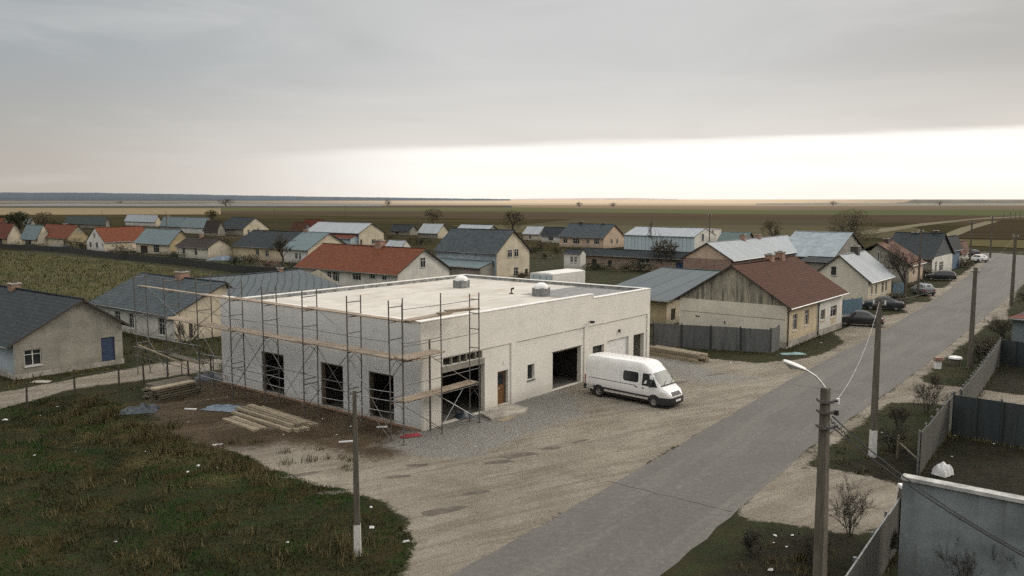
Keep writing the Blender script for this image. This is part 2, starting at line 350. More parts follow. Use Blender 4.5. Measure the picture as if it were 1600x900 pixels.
HOUSES = {}
def house(name, label, near, uR, uL, ridge, apex_v, roof, wallR, wallL=None, gable=None, xm=.5, h=None, wins=(), doors=(), chims=(),
          oh=.4, og=.3, rotdeg=0.0, eave2=None, cat="house", plinth=None, band=None, pent=None, lens=None, group=None, hip=False, apex_h=None):
    """near=(u, eave_v, eave height) of the corner nearest the camera; uR / uL are the picture columns of the two other
    visible corners. wins: (face,u0,u1,v0,v1[,style]). ridge 'a' runs up the street, 'b' across."""
    u, ev, eh = near
    p = G(u, ev, eh); ro = R(rotdeg)
    a = Vector((math.sin(AZ + ro), math.cos(AZ + ro), 0)); b = Vector((-math.cos(AZ + ro), math.sin(AZ + ro), 0))
    La = lens[0] if lens and lens[0] else colsolve(p, a, uR); Lb = lens[1] if lens and lens[1] else colsolve(p, b, uL)
    root = empty(name, p, math.pi / 2 - (AZ + ro)); HOUSES[name + label] = root
    W = La if ridge == 'b' else Lb
    mid = xm * W
    ap = p + (a if ridge == 'b' else b) * mid
    zr = apex_h or hz(ap, apex_v); e0 = eh; e1 = eave2 or eh
    Lr = Lb if ridge == 'b' else La
    wallL = wallL or wallR; gable = gable or (wallR if ridge == 'b' else wallL)
    opsR, opsL = [], []
    def onface(face, u_, v_):
        s = colsolve(p, a if face == 'R' else b, u_); q = p + (a if face == 'R' else b) * s
        return s, hz(q, v_)
    feats = []
    for w in list(wins) + [tuple(d) + ('door',) if len(d) == 5 else d for d in doors]:
        face, u0, u1, v0, v1 = w[:5]; st = w[5] if len(w) > 5 else 'w2'
        sa, sb = onface(face, u0, (v0 + v1) / 2)[0], onface(face, u1, 0)[0]; s0, s1 = min(sa, sb), max(sa, sb); sm = (s0 + s1) / 2
        q = p + (a if face == 'R' else b) * sm
        za, zb = max(.05, hz(q, v1)), hz(q, v0)
        if zb - za < .5: zb = za + .5
        feats.append([face, s0, s1, za, zb, st])
    for f in feats:
        lim = (e0 if (f[0] == 'L') == (ridge == 'b') else min(e0, e1)) - .12
        if f[0] == ('R' if ridge == 'b' else 'L') and f[4] > min(e0, e1):
            f.append('gable')
        else:
            f[4] = min(f[4], lim); f.append('wall')
            fl = Lb if f[0] == 'L' else La
            if f[0] == 'R': opsR.append((f[1], f[2], f[3], f[4]))
            else: opsL.append((fl - f[2], fl - f[1], f[3], f[4]))
    wm = MB()
    # R face (y=0) along +x ; far end face ; back ; L face (x=0) walked from y=Lb to 0
    emin = min(e0, e1)
    wall_face(wm, (0, 0, 0), (1, 0, 0), La, 0, emin, opsR, .16, wallR)
    wall_face(wm, (0, Lb, 0), (0, -1, 0), Lb, 0, e0, opsL, .16, wallL)
    wall_face(wm, (La, 0, 0), (0, 1, 0), Lb, 0, e1 if ridge == 'b' else emin, [], .1, wallL)
    wall_face(wm, (La, Lb, 0), (-1, 0, 0), La, 0, emin, [], .1, wallR)
    if ridge == 'b':
        for y in (0, Lb):
            pts = [(0, y, emin), (La, y, emin), (La, y, e1), (mid, y, zr), (0, y, e0)]
            wm.poly(pts, gable)
    else:
        for x in (0, La):
            pts = [(x, Lb, emin), (x, 0, emin), (x, mid, zr)]
            wm.poly(pts, gable)
    wall = wm.build("wall", root)
    if band:                                   # darker rendered gable field set proud of the wall
        bm = MB(); zb = band
        if ridge == 'a':
            sl = (zr - e0) / mid; x0 = max(.02, (zb - e0) / sl + .05) if zb > e0 else .05
            y0 = .05; y1 = Lb - .05
            bm.poly([(-.004, y1, zb), (-.004, y0, zb), (-.004, y0, e0), (-.004, mid, zr - .02), (-.004, y1, e0)] if zb < e0 else [(-.004, Lb - x0, zb), (-.004, x0, zb), (-.004, mid, zr - .02)], P_gable)
            bm.build("gable_field", root)
    # roof slabs
    th = .13; rm = MB()
    def slab(r0, r1, e0_, e1_, m):
        r0, r1, e0_, e1_ = map(Vector, (r0, r1, e0_, e1_))
        n = (r1 - r0).cross(e0_ - r0).normalized()
        if n.z < 0: n = -n
        T = n * th; L1 = (r1 - r0).length; S = (e0_ - r0).length
        # subdivide along the ridge with a slight sag so the eave and ridge are not ruler straight
        nseg = max(2, int(L1 / 2.5)); top, bot = [], []
        for k in range(nseg + 1):
            t = k / nseg; sag = -.05 * math.sin(math.pi * t) + rnd.uniform(-.012, .012)
            a_ = r0.lerp(r1, t) + T + Vector((0, 0, sag)); b_ = e0_.lerp(e1_, t) + T + Vector((0, 0, sag * .5 + rnd.uniform(-.015, .015)))
            top.append((a_, b_))
        for k in range(nseg):
            u0, u1 = L1 * k / nseg, L1 * (k + 1) / nseg
            rm.poly([top[k][0], top[k + 1][0], top[k + 1][1], top[k][1]], m, [(u0, 0), (u1, 0), (u1, S), (u0, S)])
            rm.poly([top[k][1], top[k + 1][1], top[k + 1][1] - T, top[k][1] - T], M_dark)
            rm.poly([top[k][1] - T, top[k + 1][1] - T, top[k + 1][0] - T, top[k][0] - T], M_dark)
        for k in (0, nseg):
            rm.poly([top[k][0], top[k][1], top[k][1] - T, top[k][0] - T], M_dark)
    s0 = (zr - e0) / mid; s1 = (zr - e1) / (W - mid); hp = hip if hip else 0
    if ridge == 'b':
        r0, r1 = (mid, -og, zr), (mid, Lb + og - hp, zr)
        slab(r0, r1, (-oh, -og, e0 - oh * s0), (-oh, Lb + og, e0 - oh * s0), roof)
        slab(r0, r1, (La + oh, -og, e1 - oh * s1), (La + oh, Lb + og, e1 - oh * s1), roof)
        if hp: rm.poly([(mid, Lb + og - hp, zr + th), (La + oh, Lb + og, e1 - oh * s1 + th), (-oh, Lb + og, e0 - oh * s0 + th)], roof, [(0, 0), (W / 2, hp), (-W / 2, hp)])
    else:
        r0, r1 = (-og, mid, zr), (La + og - hp, mid, zr)
        slab(r0, r1, (-og, -oh, e0 - oh * s0), (La + og, -oh, e0 - oh * s0), roof)
        slab(r0, r1, (-og, Lb + oh, e1 - oh * s1), (La + og, Lb + oh, e1 - oh * s1), roof)
        if hp: rm.poly([(La + og - hp, mid, zr + th), (La + og, -oh, e0 - oh * s0 + th), (La + og, Lb + oh, e1 - oh * s1 + th)], roof, [(0, 0), (W / 2, hp), (-W / 2, hp)])
    # ridge cap and rain gutter
    rm.tube([Vector(r0) + Vector((0, 0, th)), Vector(r1) + Vector((0, 0, th))], .09, roof, 6)
    ro_ = rm.build("roof", root)
    gt = MB()
    if ridge == 'b': gt.tube([(-oh - .06, -og, e0 - oh * s0 + .03), (-oh - .06, Lb + og, e0 - oh * s0 + .03)], .065, M_galv, 5)
    else: gt.tube([(-og, -oh - .06, e0 - oh * s0 + .03), (La + og, -oh - .06, e0 - oh * s0 + .03)], .065, M_galv, 5)
    gt.build("gutter", root)
    if plinth:
        pm = MB()
        pm.box((-.05, -.05, 0), (La + .05, -.003, plinth), M_slab); pm.box((-.05, -.003, 0), (-.003, Lb, plinth), M_slab); pm.build("plinth", root)
    for f in feats:
        face, sa, sb, za, zb, st, where = f
        if face == 'R': O, D, q0, q1 = (0, 0, 0), (1, 0, 0), sa, sb
        else: O, D, q0, q1 = (0, Lb, 0), (0, -1, 0), Lb - sb, Lb - sa
        if st in ('door', 'doorb', 'hole', 'doord'):
            Dv = Vector(D); nin = Vector((-Dv.y, Dv.x, 0)); Mx = Matrix(((Dv.x, nin.x, 0, O[0]), (Dv.y, nin.y, 0, O[1]), (0, 0, 1, 0), (0, 0, 0, 1)))
            dm = MB(); mm = {'door': M_dark, 'doorb': M_bdoor, 'hole': M_hole, 'doord': M_dark}[st]
            ins = .08 if where == 'wall' else -.04
            dm.box((q0 + .01, ins, za), (q1 - .01, ins + .05, zb - .01), mm, Mx)
            if st != 'hole':
                for k in range(3): dm.box((q0 + .08, ins - .015, za + .1 + k * (zb - za) * .31), (q1 - .08, ins - .002, za + (zb - za) * (.31 * k + .27)), mm, Mx)
            d_ = dm.build("door" if st != 'hole' else "shade_panel", root)  # for a hole, a dark panel stands in for the shaded opening
            if st == 'doorb': 
                hm = MB(); hm.box((q0 + .1, ins - .07, za + .95), (q0 + .2, ins - .02, za + 1.0), M_galv, Mx); hm.build("handle", d_)
        else:
            window_part(root, "window", O, D, q0, q1, za, zb, st if st in ('w2', 'w3', 'w1') else 'w2', M_frgreen if st == 'g' else None, inset=.09 if where == 'wall' else -.06)
    for c_ in chims:                          # (u, v_top, width, material)
        cu, cv, cw = c_[:3]; cm = c_[3] if len(c_) > 3 else M_chim; off = c_[4] if len(c_) > 4 else 0.0
        rp = ap + (b if ridge == 'b' else a) * 0 + (a if ridge == 'b' else b) * off; t = colsolve(rp, b if ridge == 'b' else a, cu)
        t = max(.6, min(Lr - .6, t)); q = rp + (b if ridge == 'b' else a) * t; zt = hz(q, cv)
        lx, ly = (mid + off, t) if ridge == 'b' else (t, mid + off)
        cmb = MB(); w2 = cw / 2; zb = zr - 1.0 - abs(off) * .8
        cmb.box((lx - w2, ly - w2, zb), (lx + w2, ly + w2, zt - .1), cm); cmb.box((lx - w2 - .07, ly - w2 - .07, zt - .1), (lx + w2 + .07, ly + w2 + .07, zt), M_slab)
        cmb.box((lx - w2 * .5, ly - w2 * .5, zt), (lx + w2 * .5, ly + w2 * .5, zt + .06), M_hole)
        cmb.build("chimney", ro_)
    tag(root, label, cat, group)
    root["_d"] = (La, Lb, zr); 
    return root, p, a, b, La, Lb, zr

# ------------------------------------------------------------------ sky and sun
SUN_AZ, SUN_EL = R(66), R(24)
w = bpy.data.worlds.new("World"); scene.world = w; w.use_nodes = True
nt = w.node_tree; N_ = nt.nodes; L_ = nt.links
bg = N_["Background"]; bg.inputs["Strength"].default_value = .1
sky = N_.new("ShaderNodeTexSky"); sky.sky_type = 'NISHITA'; sky.sun_disc = False
sky.sun_elevation = SUN_EL; sky.sun_rotation = SUN_AZ; sky.dust_density = 4
tc = N_.new("ShaderNodeTexCoord"); sp = N_.new("ShaderNodeSeparateXYZ"); L_.new(tc.outputs["Generated"], sp.inputs[0])
X_, Y_, Z_ = sp.outputs
mp = N_.new("ShaderNodeMapping"); mp.inputs["Scale"].default_value = (1.6, 1.6, 9); L_.new(tc.outputs["Generated"], mp.inputs[0])
n_big = noi(nt, mp.outputs[0], 1.5, 7, .55, .5)
mp2 = N_.new("ShaderNodeMapping"); mp2.inputs["Scale"].default_value = (2, 2, 30); L_.new(tc.outputs["Generated"], mp2.inputs[0])
n_str = noi(nt, mp2.outputs[0], 1.6, 6, .6, .3)
# cloud deck: grey, thinner and lighter towards the right, lighter low down, bright overhead as any overcast is
deck = mix(nt, ramp(nt, X_, -.58, .0), (.38, .41, .425), (.63, .63, .62))
deck = mix(nt, ramp(nt, X_, .15, .6, 0, .75), deck, (.40, .385, .37))
low = mix(nt, ramp(nt, X_, -.60, -.10), (.53, .475, .415), (.88, .81, .735))
deck = mix(nt, ramp(nt, Z_, .0, .17, .9, 0), deck, low)
deck = mix(nt, ramp(nt, n_big, .48, .72, 0, .35), deck, (.78, .765, .745))
deck = mix(nt, ramp(nt, n_big, .28, .50, .34, 0), deck, (.42, .415, .41))
deck = mix(nt, ramp(nt, Z_, .24, .75), deck, (1.80, 1.74, 1.66))
# bright gap under the deck: its upper edge rises gently towards the right and frays
edge = mth(nt, 'ADD', mth(nt, 'MULTIPLY_ADD', X_, .036, .0635), mth(nt, 'MULTIPLY', mth(nt, 'MULTIPLY', X_, X_), -.035))
edge = mth(nt, 'ADD', edge, mth(nt, 'MULTIPLY', mth(nt, 'SUBTRACT', n_str, .5), .020))
d_ = mth(nt, 'SUBTRACT', edge, Z_)
gap = mth(nt, 'MULTIPLY', ramp(nt, d_, -.0045, .0075), ramp(nt, X_, -.36, -.04, .0, 1))
soft = mth(nt, 'MULTIPLY', ramp(nt, d_, -.09, .01), ramp(nt, X_, -.5, .1))
deck = mix(nt, mth(nt, 'MULTIPLY', soft, .30), deck, (.88, .84, .80))
bright = mix(nt, ramp(nt, n_str, .40, .75), (1.15, 1.12, 1.07), (1.10, 1.05, .98))
bright = mix(nt, ramp(nt, Z_, .0, .03, .5, 0), bright, (1.10, .99, .87))
col = mix(nt, gap, deck, bright)
scl = N_.new("ShaderNodeVectorMath"); scl.operation = 'SCALE'; L_.new(col, scl.inputs[0]); scl.inputs["Scale"].default_value = 10.0
fin = mix(nt, .93, sky.outputs[0], scl.outputs[0])
L_.new(fin, bg.inputs["Color"])
sd = bpy.data.lights.new("sun", 'SUN'); sun = bpy.data.objects.new("sun", sd); COL.objects.link(sun)
sd.energy = 1.6; sd.angle = R(16); sd.color = (1.0, .90, .78)
sv = Vector((math.sin(SUN_AZ) * math.cos(SUN_EL), math.cos(SUN_AZ) * math.cos(SUN_EL), math.sin(SUN_EL)))
sun.rotation_euler = (-sv).to_track_quat('-Z', 'Y').to_euler()

# ------------------------------------------------------------------ ground
def poly_px(pts): return [tuple(G(u, v)[:2]) for u, v in pts]
TAN = [poly_px(p) for p in (
    [(560, 1000), (640, 885), (650, 850), (641, 815), (600, 785), (545, 765), (500, 757), (430, 735), (380, 712), (340, 697), (300, 684), (255, 660), (228, 632), (300, 594), (360, 590), (660, 650), (1018, 545), (1015, 538), (1060, 543), (1110, 560), (1180, 567), (1245, 563), (1290, 553), (1318, 540), (1345, 522), (1400, 507), (1240, 594), (1010, 728), (720, 900), (640, 1000)],
    [(0, 640), (110, 608), (200, 597), (345, 577), (345, 560), (250, 567), (180, 580), (0, 613), (-300, 660), (-300, 700)],
    [(1345, 521), (1290, 552), (1235, 597), (1250, 600), (1440, 490), (1580, 398), (1550, 396), (1500, 430), (1455, 470)],
    [(1305, 520), (1345, 500), (1375, 494), (1425, 488), (1400, 510), (1345, 530), (1322, 540)],
    [(1412, 478), (1430, 472), (1470, 472), (1470, 476), (1435, 488), (1412, 486)], [(1440, 455), (1460, 450), (1502, 451), (1490, 466), (1462, 470)],
    [(1480, 436), (1498, 431), (1525, 431), (1515, 447), (1492, 447)], [(1494, 396), (1560, 396), (1560, 404), (1500, 402)],
    [(1150, 800), (1215, 745), (1262, 727), (1345, 742), (1425, 762), (1420, 800), (1395, 815), (1345, 836), (1240, 822), (1165, 812)],
    [(1350, 640), (1425, 588), (1455, 600), (1510, 606), (1600, 618), (1640, 625), (1640, 640), (1490, 635), (1395, 628)],
    [(1525, 500), (1575, 465), (1575, 500), (1560, 500)], [(1160, 770), (1280, 690), (1400, 605), (1570, 470), (1590, 450), (1580, 478), (1440, 590), (1290, 700), (1190, 785)])]
MUD = [poly_px(p) for p in ([(222, 632), (300, 594), (345, 582), (355, 590), (658, 655), (650, 706), (580, 722), (500, 698), (440, 690), (410, 705), (350, 702), (290, 690), (240, 660)],)]
GRV = [poly_px(p) for p in ([(585, 700), (650, 660), (760, 630), (870, 600), (910, 625), (880, 660), (800, 690), (740, 716), (660, 712)],
                            [(1020, 560), (1060, 558), (1120, 580), (1190, 590), (1100, 600), (1060, 590), (1020, 580)], [(770, 640), (870, 615), (920, 650), (860, 665)])]
DRY = [poly_px(p) for p in ([(-700, 380), (0, 392), (180, 408), (370, 432), (620, 450), (620, 480), (150, 470), (-100, 470), (-800, 470)],
                            [(100, 700), (160, 640), (235, 655), (330, 700), (420, 745), (330, 745), (200, 700)])]
DRK = [poly_px(p) for p in ([(1437, 740), (1487, 675), (1700, 700), (1900, 1000), (1400, 1000), (1400, 880)], [(1290, 850), (1310, 720), (1430, 700), (1440, 740)], [(1560, 570), (1700, 590), (1700, 640), (1500, 660), (1528, 620)], [(1040, 1000), (1200, 820), (1330, 840), (1380, 860), (1300, 1010)])]

def sdf(px, py, poly):
    d = np.full(px.shape, 1e9); ins = np.zeros(px.shape, bool); n = len(poly)
    for i in range(n):
        ax, ay = poly[i]; bx, by = poly[(i + 1) % n]
        ex, ey = bx - ax, by - ay; wx, wy = px - ax, py - ay
        t = np.clip((wx * ex + wy * ey) / (ex * ex + ey * ey + 1e-9), 0, 1)
        d = np.minimum(d, np.hypot(wx - ex * t, wy - ey * t))
        c = ((ay > py) != (by > py)) & (px < (bx - ax) * (py - ay) / (by - ay + 1e-12) + ax); ins ^= c
    return np.where(ins, d, -d)
def mask(px, py, polys, wid):
    s = np.full(px.shape, -1e9)
    for p in polys: s = np.maximum(s, sdf(px, py, p))
    return np.clip(s / wid * .5 + .5, 0, 1)

def ground_material():
    m, nt, bs, N, L = newmat("ground_soil_grass_gravel")
    pos = mapc(nt, "Object", (1, 1, 1))
    n0 = noi(nt, pos, .05, 8, .65); n1 = noi(nt, pos, .33, 8, .68, .6); n2 = noi(nt, pos, 1.6, 7, .7); n3 = noi(nt, pos, 9, 4, .75); n4 = noi(nt, pos, 3.6, 6, .7)
    # tyre tracks run along the yard: stretched noise in street directions
    mpt = N.new("ShaderNodeMapping"); mpt.vector_type = 'TEXTURE'; mpt.inputs["Rotation"].default_value = (0, 0, ROTZ - .35); mpt.inputs["Scale"].default_value = (9, .9, 1)
    tcc = N.new("ShaderNodeTexCoord"); L.new(tcc.outputs["Object"], mpt.inputs[0]); trk = noi(nt, mpt.outputs[0], 1.1, 6, .65, 1.0)
    a1 = N.new("ShaderNodeAttribute"); a1.attribute_name = "mask_a"; s1 = N.new("ShaderNodeSeparateColor"); L.new(a1.outputs["Color"], s1.inputs[0])
    a2 = N.new("ShaderNodeAttribute"); a2.attribute_name = "mask_b"; s2 = N.new("ShaderNodeSeparateColor"); L.new(a2.outputs["Color"], s2.inputs[0])
    grass = mix(nt, ramp(nt, n1, .38, .64), (.016, .020, .006), (.034, .029, .010))
    grass = mix(nt, ramp(nt, n2, .48, .72, 0, .9), grass, (.018, .045, .007))
    grass = mix(nt, ramp(nt, n4, .55, .78, 0, .7), grass, (.055, .042, .018))
    grass = mix(nt, ramp(nt, n3, .25, .5, .65, 0), grass, (.012, .012, .006))
    dry = mix(nt, ramp(nt, n1, .35, .65), (.046, .046, .014), (.082, .072, .027)); dry = mix(nt, ramp(nt, n2, .5, .75, 0, .7), dry, (.055, .062, .02)); dry = mix(nt, ramp(nt, n3, .3, .55, .5, 0), dry, (.045, .038, .018))
    tan = mix(nt, ramp(nt, n1, .3, .7), (.222, .196, .154), (.318, .288, .236)); tan = mix(nt, ramp(nt, trk, .45, .62, 0, .55), tan, (.16, .135, .103))
    tan = mix(nt, ramp(nt, trk, .30, .42, .45, 0), tan, (.37, .33, .27)); tan = mix(nt, ramp(nt, n3, .5, .75, 0, .4), tan, (.12, .10, .075)); tan = mix(nt, ramp(nt, n2, .62, .72, 0, .55), tan, (.13, .10, .07)); n6 = noi(nt, pos, 4.5, 8, .85); tan = mix(nt, ramp(nt, n6, .38, .62, .25, 0), tan, (.13, .112, .088)); tan = mix(nt, ramp(nt, n6, .52, .68, 0, .35), tan, (.40, .37, .32))
    mud = mix(nt, ramp(nt, n1, .35, .65), (.055, .039, .023), (.10, .073, .045)); mud = mix(nt, ramp(nt, n2, .5, .7, 0, .6), mud, (.045, .034, .02)); mud = mix(nt, ramp(nt, trk, .5, .66, 0, .5), mud, (.14, .11, .075))
    grv = mix(nt, ramp(nt, n3, .3, .7), (.125, .122, .115), (.29, .282, .262)); grv = mix(nt, ramp(nt, n2, .4, .7, 0, .6), grv, (.20, .175, .14))
    drk = mix(nt, ramp(nt, n2, .4, .65), (.009, .009, .0045), (.022, .018, .009)); drk = mix(nt, ramp(nt, n4, .52, .72, 0, .8), drk, (.02, .032, .009))
    jit = mth(nt, 'ADD', mth(nt, 'MULTIPLY', mth(nt, 'SUBTRACT', n1, .5), .75), mth(nt, 'MULTIPLY', mth(nt, 'SUBTRACT', n4, .5), .55))
    jit2 = mth(nt, 'MULTIPLY', mth(nt, 'SUBTRACT', n1, .5), 1.3)
    def lay(col, ch, over, lo=.42, hi=.58, jj=jit):
        return mix(nt, ramp(nt, mth(nt, 'ADD', ch, jj), lo, hi), col, over)
    c = lay(grass, s1.outputs[2], dry, .3, .7, jit2)
    c = lay(c, s2.outputs[0], drk, .35, .65, jit2)
    c = lay(c, s1.outputs[0], tan)
    c = lay(c, s1.outputs[1], mud, .35, .65)
    c = lay(c, s2.outputs[1], grv, .35, .7, jit2)
    c = mix(nt, mth(nt, 'MULTIPLY', ramp(nt, n0, .3, .7), .25), c, (.03, .025, .015))
    L.new(c, bs.inputs["Base Color"]); bs.inputs["Roughness"].default_value = .95; bs.inputs["Specular IOR Level"].default_value = .15
    bump(nt, bs, mth(nt, 'ADD', n3, mth(nt, 'MULTIPLY', mth(nt, 'ADD', n4, n2), 2.0)), .75, .12)
    return m
def np_mesh(name, verts, quads, mat, attrs={}):
    me = bpy.data.meshes.new(name); nv, nf = len(verts), len(quads); k = quads.shape[1]
    me.vertices.add(nv); me.vertices.foreach_set("co", verts.astype(np.float32).ravel())
    me.loops.add(nf * k); me.loops.foreach_set("vertex_index", quads.astype(np.int32).ravel())
    me.polygons.add(nf); me.polygons.foreach_set("loop_start", np.arange(0, nf * k, k, dtype=np.int32))
    me.update(calc_edges=True); me.materials.append(mat)
    for an, arr in attrs.items():
        at = me.color_attributes.new(an, 'FLOAT_COLOR', 'POINT'); at.data.foreach_set("color", arr.astype(np.float32).ravel())
    o = bpy.data.objects.new(name, me); COL.objects.link(o); return o
M_ground = ground_material()
def ground_grid(name, x0, x1, y0, y1, st, z):
    xs = np.arange(x0, x1 + st, st); ys = np.arange(y0, y1 + st, st); gx, gy = np.meshgrid(xs, ys); px, py = gx.ravel(), gy.ravel()
    nx, ny = len(xs), len(ys); idx = np.arange(nx * ny).reshape(ny, nx)
    q = np.stack([idx[:-1, :-1], idx[:-1, 1:], idx[1:, 1:], idx[1:, :-1]], -1).reshape(-1, 4)
    one = np.ones(px.shape)
    ma = np.stack([mask(px, py, TAN, 1.0), mask(px, py, MUD, 2.2), mask(px, py, DRY, 5.0), one], -1)
    mb = np.stack([mask(px, py, DRK, 2.0), mask(px, py, GRV, 1.6), one * 0, one], -1)
    o = np_mesh(name, np.stack([px, py, np.full(px.shape, z)], -1), q, M_ground, {"mask_a": ma, "mask_b": mb})
    return tag(o, kind="structure")
ground_grid("yard_ground", -130, 135, 10, 200, .5, 0.0)

def strip_material(name, c1, c2, furrow=None, sc=.01, c3=None, haze_mix=0.0):
    m, nt, bs, N, L = newmat(name); pos = mapc(nt, "Object", (1, 1, 1)); p2 = mapc(nt, "Object", (.35, 1.6, 1))
    n = noi(nt, p2, sc, 9, .7, .4); n2 = noi(nt, pos, sc * 14, 6, .75)
    hsum = tuple(sum(c1) / 3 * k for k in (1.08, 1.02, .85)); c = mix(nt, ramp(nt, n, .38, .62), c1, c2); c = mix(nt, .25, c, hsum); c = mix(nt, ramp(nt, n2, .42, .75, 0, .6), c, c3 or tuple(x * .6 for x in c1))
    if haze_mix:
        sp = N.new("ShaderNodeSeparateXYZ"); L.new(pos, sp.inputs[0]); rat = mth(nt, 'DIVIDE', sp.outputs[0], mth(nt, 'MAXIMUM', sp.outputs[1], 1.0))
        g = mth(nt, 'MULTIPLY', ramp(nt, rat, -.40, .05), ramp(nt, rat, .25, .55, 1, .35)); g = mth(nt, 'MULTIPLY', g, ramp(nt, sp.outputs[1], 250, 2600)); c = mix(nt, mth(nt, 'MULTIPLY', g, haze_mix), c, (.58, .46, .33))  # distance haze and warm horizon glow blended into the base colour
    L.new(c, bs.inputs["Base Color"]); bs.inputs["Roughness"].default_value = 1; bs.inputs["Specular IOR Level"].default_value = 0.0
    return m
# the wide ground sheet reaches the horizon; the near yard sheet and the field sheets lie above it
gb = MB(); S_ = 30000
gb.poly([(-S_, -200, -.20), (S_, -200, -.20), (S_, S_, -.20), (-S_, S_, -.20)], strip_material("ground_far", (.12, .10, .075), (.15, .125, .09), sc=.0006, haze_mix=.9))  # wide sheet's colour pales with painted haze towards the horizon
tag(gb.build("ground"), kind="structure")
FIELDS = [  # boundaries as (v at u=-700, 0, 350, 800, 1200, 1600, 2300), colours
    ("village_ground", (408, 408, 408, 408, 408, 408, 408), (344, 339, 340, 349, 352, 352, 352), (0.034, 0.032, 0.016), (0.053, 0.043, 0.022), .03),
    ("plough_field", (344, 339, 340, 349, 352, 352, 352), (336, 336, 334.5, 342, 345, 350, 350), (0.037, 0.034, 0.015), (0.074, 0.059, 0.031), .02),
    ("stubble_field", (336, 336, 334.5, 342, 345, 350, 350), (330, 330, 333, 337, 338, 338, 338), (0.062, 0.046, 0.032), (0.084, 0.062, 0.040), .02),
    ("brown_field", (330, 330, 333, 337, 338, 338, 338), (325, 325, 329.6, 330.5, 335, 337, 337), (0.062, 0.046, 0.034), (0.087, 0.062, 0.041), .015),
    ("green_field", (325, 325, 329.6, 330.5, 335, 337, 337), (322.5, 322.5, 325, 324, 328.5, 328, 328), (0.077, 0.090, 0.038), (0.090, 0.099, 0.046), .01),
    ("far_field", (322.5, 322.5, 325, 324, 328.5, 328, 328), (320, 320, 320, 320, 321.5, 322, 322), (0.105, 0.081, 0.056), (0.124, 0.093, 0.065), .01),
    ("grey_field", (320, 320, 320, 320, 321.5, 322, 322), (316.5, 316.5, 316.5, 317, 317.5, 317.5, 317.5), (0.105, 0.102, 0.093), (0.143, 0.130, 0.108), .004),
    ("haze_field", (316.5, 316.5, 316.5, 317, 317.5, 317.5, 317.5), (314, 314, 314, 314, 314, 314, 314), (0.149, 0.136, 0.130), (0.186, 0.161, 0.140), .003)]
US = (-700, 0, 350, 800, 1200, 1600, 2300)
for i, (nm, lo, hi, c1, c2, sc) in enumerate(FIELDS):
    f = MB(); mt = strip_material(nm + "_soil", c1, c2, sc=sc, haze_mix=(0, 0, .03, .08, .15, .35, .65, .8)[i])  # farther strips get more haze mixed into their soil colour
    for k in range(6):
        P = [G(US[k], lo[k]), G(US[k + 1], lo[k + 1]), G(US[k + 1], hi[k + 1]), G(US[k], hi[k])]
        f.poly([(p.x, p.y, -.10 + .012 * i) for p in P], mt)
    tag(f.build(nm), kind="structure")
def patch(nm, px, c1, c2, z, sc=.05):
    f = MB(); f.poly([(*G(u, v)[:2], z) for u, v in px], strip_material(nm + "_soil", c1, c2, sc=sc)); return tag(f.build(nm), kind="structure")
patch("tan_field", [(-300, 336), (345, 335), (345, 325.5), (-300, 324)], (0.190, 0.145, 0.085), (0.225, 0.178, 0.105), 0.0020, .01)
patch("dark_strip", [(-300, 323.8), (400, 324.6), (800, 324), (800, 321.5), (-300, 321)], (0.068, 0.058, 0.051), (0.088, 0.071, 0.061), 0.0100, .01)
patch("field_track", [(1350, 368), (1440, 353), (1520, 343.5), (1600, 339), (1700, 336), (1700, 334), (1540, 340), (1440, 349), (1340, 362)], (0.143, 0.126, 0.082), (0.173, 0.157, 0.102), 0.0220, .05)
patch("field_path", [(1465, 370), (1500, 356), (1540, 346), (1560, 346), (1525, 356), (1490, 371)], (0.143, 0.126, 0.082), (0.173, 0.157, 0.102), 0.0260, .05)
patch("corner_field", [(1482, 371), (1530, 350), (1570, 343), (1900, 345), (1900, 384), (1640, 374), (1540, 373)], (0.039, 0.030, 0.018), (0.060, 0.047, 0.027), 0.0180, .03)
patch("olive_strip", [(1490, 383), (1500, 374), (1620, 376), (1900, 386), (1900, 398), (1600, 388)], (0.085, 0.075, 0.031), (0.105, 0.088, 0.041), 0.0300, .05)
patch("corn_field", [(840, 367), (1200, 372), (1480, 372), (1430, 356), (1300, 352), (1000, 350), (700, 352)], (0.075, 0.065, 0.037), (0.102, 0.090, 0.054), 0.0060, .03)
patch("corn_field_dark", [(820, 351), (1320, 353), (1320, 346), (900, 342.5)], (0.062, 0.053, 0.033), (0.084, 0.070, 0.042), 0.0140, .03)

# distant wooded hills and treeline
def ridge(nm, pts, dist, col, kind, seed, amp=4):
    r_ = random.Random(seed); m = MB(); mt = simple(nm + "_foliage", col, 1, 0, .08, .01, 0); rows = []
    for k in range(len(pts) - 1):
        (u0, v0), (u1, v1) = pts[k], pts[k + 1]; n = max(2, int(abs(u1 - u0) / 2.5))
        for i in range(n):
            t = i / n; u = u0 + (u1 - u0) * t; v = v0 + (v1 - v0) * t; p = Vector(((u - 800) / F * dist, dist, 0)); h = hz(p, v) + r_.uniform(-amp, amp) * .5 + mnoise.noise((u * .03, seed, 0)) * amp
            rows.append([(p.x * q_, p.y * q_, z_) for q_, z_ in ((1, 0), (1.01, max(.5, h)), (1.06, max(.5, h * .9)), (1.08, 0))])
    m.grid(rows, mt); return tag(m.build(nm, smooth=60), kind=kind)
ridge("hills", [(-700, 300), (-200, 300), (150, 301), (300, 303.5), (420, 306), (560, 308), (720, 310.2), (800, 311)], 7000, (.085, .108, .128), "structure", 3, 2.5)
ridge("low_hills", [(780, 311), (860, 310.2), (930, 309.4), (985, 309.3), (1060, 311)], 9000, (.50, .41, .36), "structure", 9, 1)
tl = ridge("woodland", [(1380, 319), (1415, 315), (1422, 312), (1500, 312.5), (1600, 313), (2100, 313)], 1900, (.13, .125, .105), "stuff", 5, 1.6)
